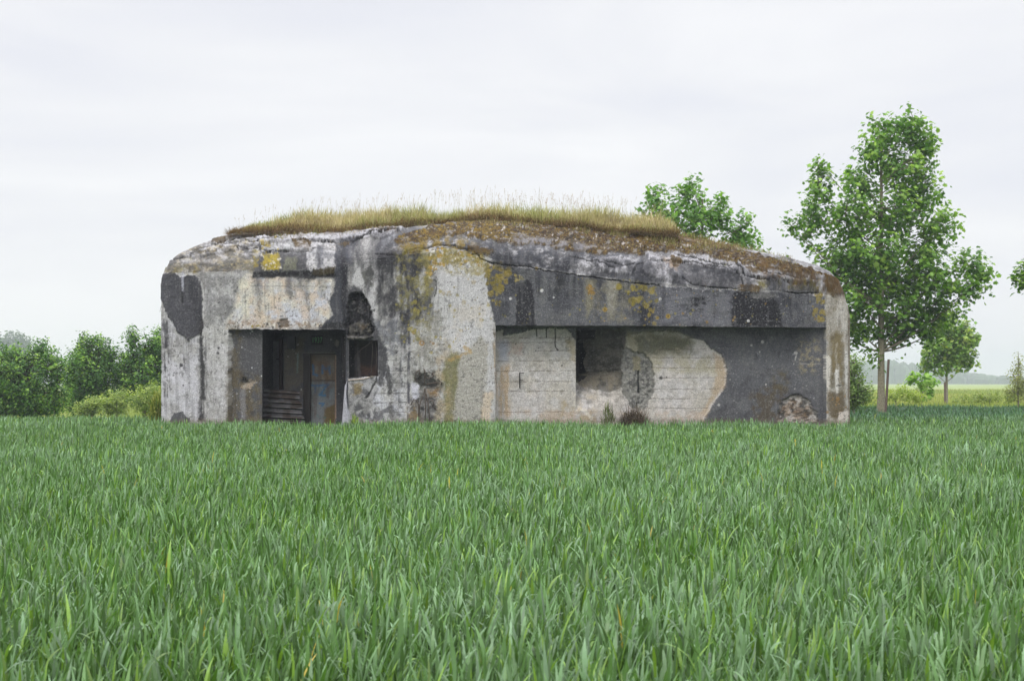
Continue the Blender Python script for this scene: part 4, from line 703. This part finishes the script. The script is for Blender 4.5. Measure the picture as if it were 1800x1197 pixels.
def tree(name, label, catg, ub, D, r0, vtop, lobes, shoots, lpers, lsize, cols, seed, shape=KITE, base_v=None, group=None, zb=None, shl=.38, bark=(140,134,118), up=.5, twigs=True, fork=None, lean=0, tight=1.0, sq=.93):
    R = np.random.default_rng(seed); s = D/F; x0 = X_(ub, D); z0 = (gz(np.array([x0]), np.array([float(D)]))[0] if zb is None else zb)
    root = empty(name, (x0, D, z0)); tag(root, label, catg, group)
    zt = EYE+(HZ-vtop)*s; tp = [np.array([x0+lean*t+.05*s*20*(R.random()-.5)*t, D, z0-.1+(zt-z0)*t]) for t in np.linspace(0, 1, 9)]
    bp = [tube(tp, r0*(1-.82*np.linspace(0, 1, 9))+.01+np.array([r0*.35]+[0]*8), 10)]
    LP, LC, LO = [], [], []
    vol = np.array([a[2]*a[3] for a in lobes], float)**.9; cnt = np.maximum(3, (shoots*vol/vol.sum())).astype(int)
    cmat = np.array([lin(q) for q in cols])
    for (cx, cy, rx, ry, dz), k in zip(lobes, cnt):
        rx, ry = rx*sq, ry*sq
        c0 = np.array([X_(cx, D), D+dz, EYE+(HZ-cy)*s]); rr_ = np.array([rx*s, min(rx, ry)*s*1.1+.12, ry*s])
        zs = max(z0+.25*(zt-z0), min(c0[2]-abs(c0[0]-x0)*.9-.3*rr_[2], zt*.93)); zs = max(zs, fork if fork else z0+.1); tt = (zs-z0)/(zt-z0); sx = x0+lean*tt
        st = np.array([sx, D, zs]); mid = (st+c0)/2+[0, 0, -.12*np.linalg.norm(c0-st)]; cur = [((1-t)**2)*st+2*t*(1-t)*mid+t*t*c0 for t in np.linspace(0, 1, 6)]
        rl = max(.012, r0*.38*(1-.6*tt)); bp.append(tube(cur, rl*(1-.75*np.linspace(0, 1, 6)), 6))
        d = R.normal(size=(k, 3)); d /= np.linalg.norm(d, axis=1)[:, None]; rad = R.random(k)**(.42*tight)*np.where(R.random(k) < .12, 1.3, 1.0); sp = c0+d*rad[:, None]*rr_
        gd = d*.55+np.array([0, 0, .75]); gd /= np.linalg.norm(gd, axis=1)[:, None]
        if twigs:
            for q in range(0, k, 3): e_ = sp[q]+gd[q]*shl*.45; bp.append(tube([c0*.5+sp[q]*.5+(c0-sp[q])*.5*.6, sp[q], e_], [.016, .011, .004], 4))
        m = R.poisson(lpers, k)+3; idx = np.repeat(np.arange(k), m); t = R.random(len(idx)); w_ = (.10+.14*(1-t))*shl/.38
        pos = sp[idx]+gd[idx]*((t-.45)*shl)[:, None]+R.normal(size=(len(idx), 3))*w_[:, None]*.62
        hue = R.random(k)[idx]*.75+R.random(len(idx))*.25; hue = np.clip(hue*(.7+.5*t), 0, .999)*(len(cols)-1); h0 = hue.astype(int); fr = (hue-h0)[:, None]
        c = cmat[h0]*(1-fr)+cmat[np.minimum(h0+1, len(cols)-1)]*fr; LP.append(pos); LC.append(c*R.uniform(.75, 1.2, len(idx))[:, None]); LO.append(d[idx])
    P = np.concatenate(LP); keep = P[:, 2] > z0+.03; P = P[keep]; Cc = np.concatenate(LC)[keep]; O = np.concatenate(LO)[keep]
    v, f, c = leaves(P, lsize*R.uniform(.6, 1.3, len(P)), Cc, R, shape, up, O)
    mesh_np('crown', v-np.array([x0, D, z0]), f, M_leaf, root, c)
    v, f = merge(bp); bc = lin(bark)*(.75+.5*fbm(v[:, 0]*9, v[:, 2]*5, 3, 3))[:, None]*.8; mesh_np('trunk', v-np.array([x0, D, z0]), f, M_bark, root, bc, True)
    return root
green = [(54,92,28), (84,126,36), (114,154,50), (154,186,74)]
big = [(1545,222,7,22,0),(1606,212,8,22,0),(1575,218,5,16,0),(1633,240,6,20,0),(1560,232,20,26,0),(1600,225,20,34,.2),(1535,262,24,40,-.2),(1625,262,18,40,0),(1580,290,48,46,0),(1515,315,28,46,.3),(1630,330,36,52,.2),(1570,370,70,50,0),(1440,330,20,46,0),(1447,295,10,16,0),
 (1432,375,22,36,.3),(1480,390,44,42,-.4),(1392,397,17,11,0),(1412,412,16,12,0),(1652,395,26,30,-.3),(1630,430,50,46,.3),(1530,440,70,50,-.6),(1470,455,40,42,.4),(1640,490,60,44,-.3),(1700,470,36,26,0),(1730,478,16,18,0),(1575,500,76,46,.6),(1510,530,50,40,-.4),(1510,575,34,24,.2),(1590,560,70,40,0),(1650,545,44,34,.4),(1700,510,26,22,-.2),(1575,590,50,20,.3),(1520,475,56,44,.8),(1500,598,26,14,.2),(1537,628,9,14,-.2),(1640,585,26,14,.3)]
tree('maple_tree', 'tall maple tree with a broad pointed crown beside the right end of the bunker', 'tree', 1549, 52, .125, 240, big, 860, 18, .1, green, 51, STAR, fork=None, bark=(140,134,112), shl=.55, tight=.95, sq=.92)
tree('maple_tree', 'bright green maple standing behind the bunker roof', 'tree', 1235, 53, .12, 345, [(1155,352,14,20,0),(1150,375,12,14,0),(1195,350,22,24,.2),(1222,345,16,24,0),(1178,380,28,26,-.2),(1225,385,36,34,0),(1265,380,26,30,.2),(1215,420,52,30,0),(1285,410,26,26,0),(1308,405,14,26,0),(1300,440,28,22,.2),(1325,445,16,22,0),(1128,372,10,5,0),(1240,470,70,40,0),(1235,530,60,40,0),(1217,328,5,16,0),(1150,342,5,14,0),(1311,385,5,16,0),(1266,356,6,16,0)], 290, 13, .1, [(64,104,34),(90,134,46),(118,160,60),(140,176,80)], 52, STAR, shl=.5, tight=.9, sq=.85)
tree('young_maple', 'small round maple in the meadow right of the tall maple', 'tree', 1664, 78, .07, 590, [(1655,580,26,26,0),(1690,590,26,26,.2),(1640,610,26,24,-.2),(1680,615,36,30,0),(1700,600,20,24,0),(1660,640,34,18,0),(1700,635,22,14,.2),(1632,640,12,16,0),(1665,560,16,16,0)], 300, 12, .12, [(72,110,44),(104,140,58),(138,166,80),(160,170,84)], 53, STAR, shl=.42)
tree('sapling', 'light green sapling between the stake and the small maple', 'sapling', 1621, 62, .022, 660, [(1606,664,14,12,0),(1630,668,16,12,0),(1616,678,12,10,0),(1600,672,8,8,0),(1640,672,10,6,0),(1628,692,12,10,0)], 34, 7, .12, [(100,140,50),(132,172,66),(150,180,84)], 54, STAR, shl=.25)
tree('maple_tree', 'maple at the right frame edge with only a low branch tip showing', 'tree', 1915, 48, .15, 260, [(1800,498,16,14,0),(1795,478,8,10,0),(1830,480,30,30,0),(1880,420,60,90,0),(1940,330,60,90,0),(1950,480,80,60,0)], 420, 15, .11, green, 55, STAR, shl=.4)
tree('shrub', 'feathery green shrub beside the right corner of the bunker', 'shrub', 1500, 47, .04, 650, [(1498,665,22,24,0),(1502,640,12,18,0),(1508,690,26,20,0),(1520,700,18,12,.3),(1490,700,30,20,0)], 260, 14, .06, [(92,120,62),(116,142,74),(136,156,84)], 56, KITE, shl=.3)
tree('shrub', 'slim pale shrub at the right edge of the meadow', 'shrub', 1790, 60, .03, 625, [(1790,640,6,20,0),(1785,665,12,16,0),(1800,670,12,20,0),(1785,690,20,14,0),(1805,690,16,16,0)], 150, 11, .06, [(112,120,70),(134,142,82),(152,154,92)], 57, KITE, shl=.35)
tree('weed_bush', 'yellow green weeds at the foot of the tall maple', 'weed', 1575, 60, .02, 690, [(1566,696,22,10,0),(1590,694,24,12,0),(1612,700,20,8,0),(1585,684,8,10,0)], 120, 10, .06, [(120,146,50),(150,170,66),(166,178,84)], 58, KITE, shl=.25, twigs=False)
tree('weed_bush', 'low dull green weeds under the slim pale shrub', 'weed', 1740, 68, .02, 694, [(1720,700,30,8,0),(1760,698,36,9,0),(1690,702,20,7,0)], 110, 10, .07, [(110,128,60),(130,146,72)], 59, KITE, shl=.25, twigs=False)
# hedge trees on the left
hg = [(46,78,36), (62,102,40), (96,136,50), (144,176,64)]
tree('hedge_maple', 'broad dark green maple bush at the left edge of the field', 'tree', 45, 58, .12, 625, [(20,640,50,34,0),(70,632,30,34,.4),(95,650,22,32,0),(50,655,60,44,-.5),(100,690,20,36,0),(20,690,50,40,.3),(65,695,46,34,-.6),(-20,650,40,60,0),(72,618,8,18,0),(-10,700,50,30,-.5),(10,722,50,20,-.3),(60,724,44,18,-.5),(95,715,24,20,-.3)], 1150, 17, .085, hg, 61, KITE, bark=(74,68,52), shl=.36, group='maple bushes left of the bunker')
tree('hedge_maple', 'rounded green maple bush in the middle of the three left of the bunker', 'tree', 160, 62, .11, 612, [(165,612,24,24,0),(140,625,22,26,.2),(190,630,18,32,0),(160,650,46,36,-.4),(130,665,18,36,0),(150,685,34,24,-.6),(185,675,24,34,0),(147,598,5,10,0),(160,705,44,18,0),(140,715,24,14,0)], 760, 17, .085, hg, 62, KITE, bark=(74,68,52), shl=.36, group='maple bushes left of the bunker')
tree('hedge_maple', 'green maple bush with spiky top partly hidden by the left end of the bunker', 'tree', 255, 63, .12, 602, [(233,600,12,24,0),(235,630,26,30,0),(262,620,20,34,.2),(285,600,20,28,0),(272,595,6,14,0),(250,660,46,34,-.4),(215,660,18,30,0),(290,640,30,50,0),(230,690,30,20,0),(275,690,36,26,.2)], 800, 17, .085, hg, 63, KITE, bark=(74,68,52), shl=.36, group='maple bushes left of the bunker')
lg = [(96,122,60),(124,146,70),(150,166,84),(166,178,98)]
for k, (u_, lob, lab) in enumerate(((150, [(145,722,16,8,0),(165,712,18,12,0)], 'lowest pale green bush at the foot of the middle maple bush'), (205, [(190,708,20,14,0),(212,700,18,18,0),(200,720,26,10,0)], 'pale green bush between the low bush and the tallest pale bush'), (262, [(250,700,26,20,0),(272,690,20,18,0),(284,704,18,22,0),(262,716,34,12,0)], 'tallest pale green bush against the left corner of the bunker'))):
    tree('pale_bush', lab, 'bush', u_, 52+k*.8, .03, 700, lob, 150+60*k, 14, .05, lg, 70+k, KITE, shl=.24, group='pale green bushes left of the bunker', twigs=False)
tree('distant_tree', 'pale hazy tree far behind the left maple bush', 'tree', 20, 620, 1.1, 600, [(20,606,34,20,0),(-5,615,30,24,0),(40,612,18,14,0),(10,640,40,30,0)], 420, 12, 1.1, [(60,84,50),(80,104,60)], 81, KITE, shl=3.2)
# stakes
def stake(u0, v0, u1, v1, D, r, label, zb=0):
    a = at(u0, v0, D); b = np.array([X_(u1, D), D, -.3]); v, f = tube([b, b*.5+a*.5+[.01, 0, 0], a], [r*1.05, r, r*.95], 8); cap = np.arange(len(v)-8, len(v))[None]
    o = mesh_np('wooden_stake', v, [f, cap], M_wood, None, lin((104,90,82))*(.8+.4*fbm(v[:, 2]*3, v[:, 0]*40, 3, 3))[:, None]*.8, False, loc=(b[0], D, 0)); tag(o, label, 'stake')
stake(1562, 632, 1554, 712, 51.2, .043, 'leaning grey wooden stake right beside the trunk of the tall maple'); stake(1661, 672, 1661, 700, 77.2, .06, 'short stake against the thin trunk of the small meadow maple')
# ------------------------------------------------------------------ far woods (heightfield of crowns on a rise) and the haze
R = np.random.default_rng(91); parts = []; Dh = 1150.
def ridge(u): return np.interp(u, [-400,0,120,300,1480,1560,1600,1640,1700,1760,1830,2200], [655,652,656,645,636,634,636,646,652,660,664,660])
base_x = np.linspace(-235, 300, 200)
vs, fs2, cs = [], [], []; kk = 0
for cxx in np.arange(-420, 540, 4.2):
    u = 900+cxx/Dh*F; top = EYE+(HZ-(ridge(u)+R.normal(0, 1.8)))*Dh/F
    for dd in range(2):
        x = cxx+R.normal(0, 1.2); y = Dh+dd*20+R.normal(0, 7); rr_ = R.uniform(3.6, 7.6); zt2 = top*(1-.15*(1-dd)*R.random())
        th = np.linspace(0, 2*math.pi, 9)[:-1]
        for q, (h, m) in enumerate(((-1, .9), (.45*zt2, 1.0), (.75*zt2, .85), (.93*zt2, .5))):
            vs += [(x+rr_*m*math.cos(a)*R.uniform(.8, 1.2), y+rr_*m*math.sin(a)*R.uniform(.8, 1.2), h+R.normal(0, .25)) for a in th]
        vs.append((x, y, zt2)); b0 = kk
        for q in range(3): fs2 += [(b0+q*8+a, b0+q*8+(a+1) % 8, b0+(q+1)*8+(a+1) % 8, b0+(q+1)*8+a) for a in range(8)]
        fs2 += [(b0+24+a, b0+24+(a+1) % 8, b0+32, b0+32) for a in range(8)]
        kk += 33; cs += [lin((60,84,50))*R.uniform(.7, 1.2)]*33
fs2 = np.array(fs2); tri = fs2[:, 2] == fs2[:, 3]
fw = mesh_np('far_woods', np.array(vs), [fs2[~tri], fs2[tri][:, :3]], M_leaf, None, np.array(cs), False); tag(fw, 'hazy blue line of woods on the horizon', 'woods', None, 'stuff')
def m_haze(t, b, o):
    t.nodes.remove(b); v = t.nodes.new('ShaderNodeVolumePrincipled'); v.inputs['Color'].default_value = (.58, .615, .69, 1); v.inputs['Density'].default_value = .0007; v.inputs['Anisotropy'].default_value = .2
    t.links.new(v.outputs[0], o.inputs['Volume'])
M_haze = mat_basic('thin_haze', m_haze)
hz = boxes('haze', [(-1000, 1000, -60, 1500, -2.2, 25.5)], M_haze, None, (255,255,255), None, 1, (0, 0, 0)); tag(hz, 'thin pale haze over the fields', 'haze', None, 'stuff')
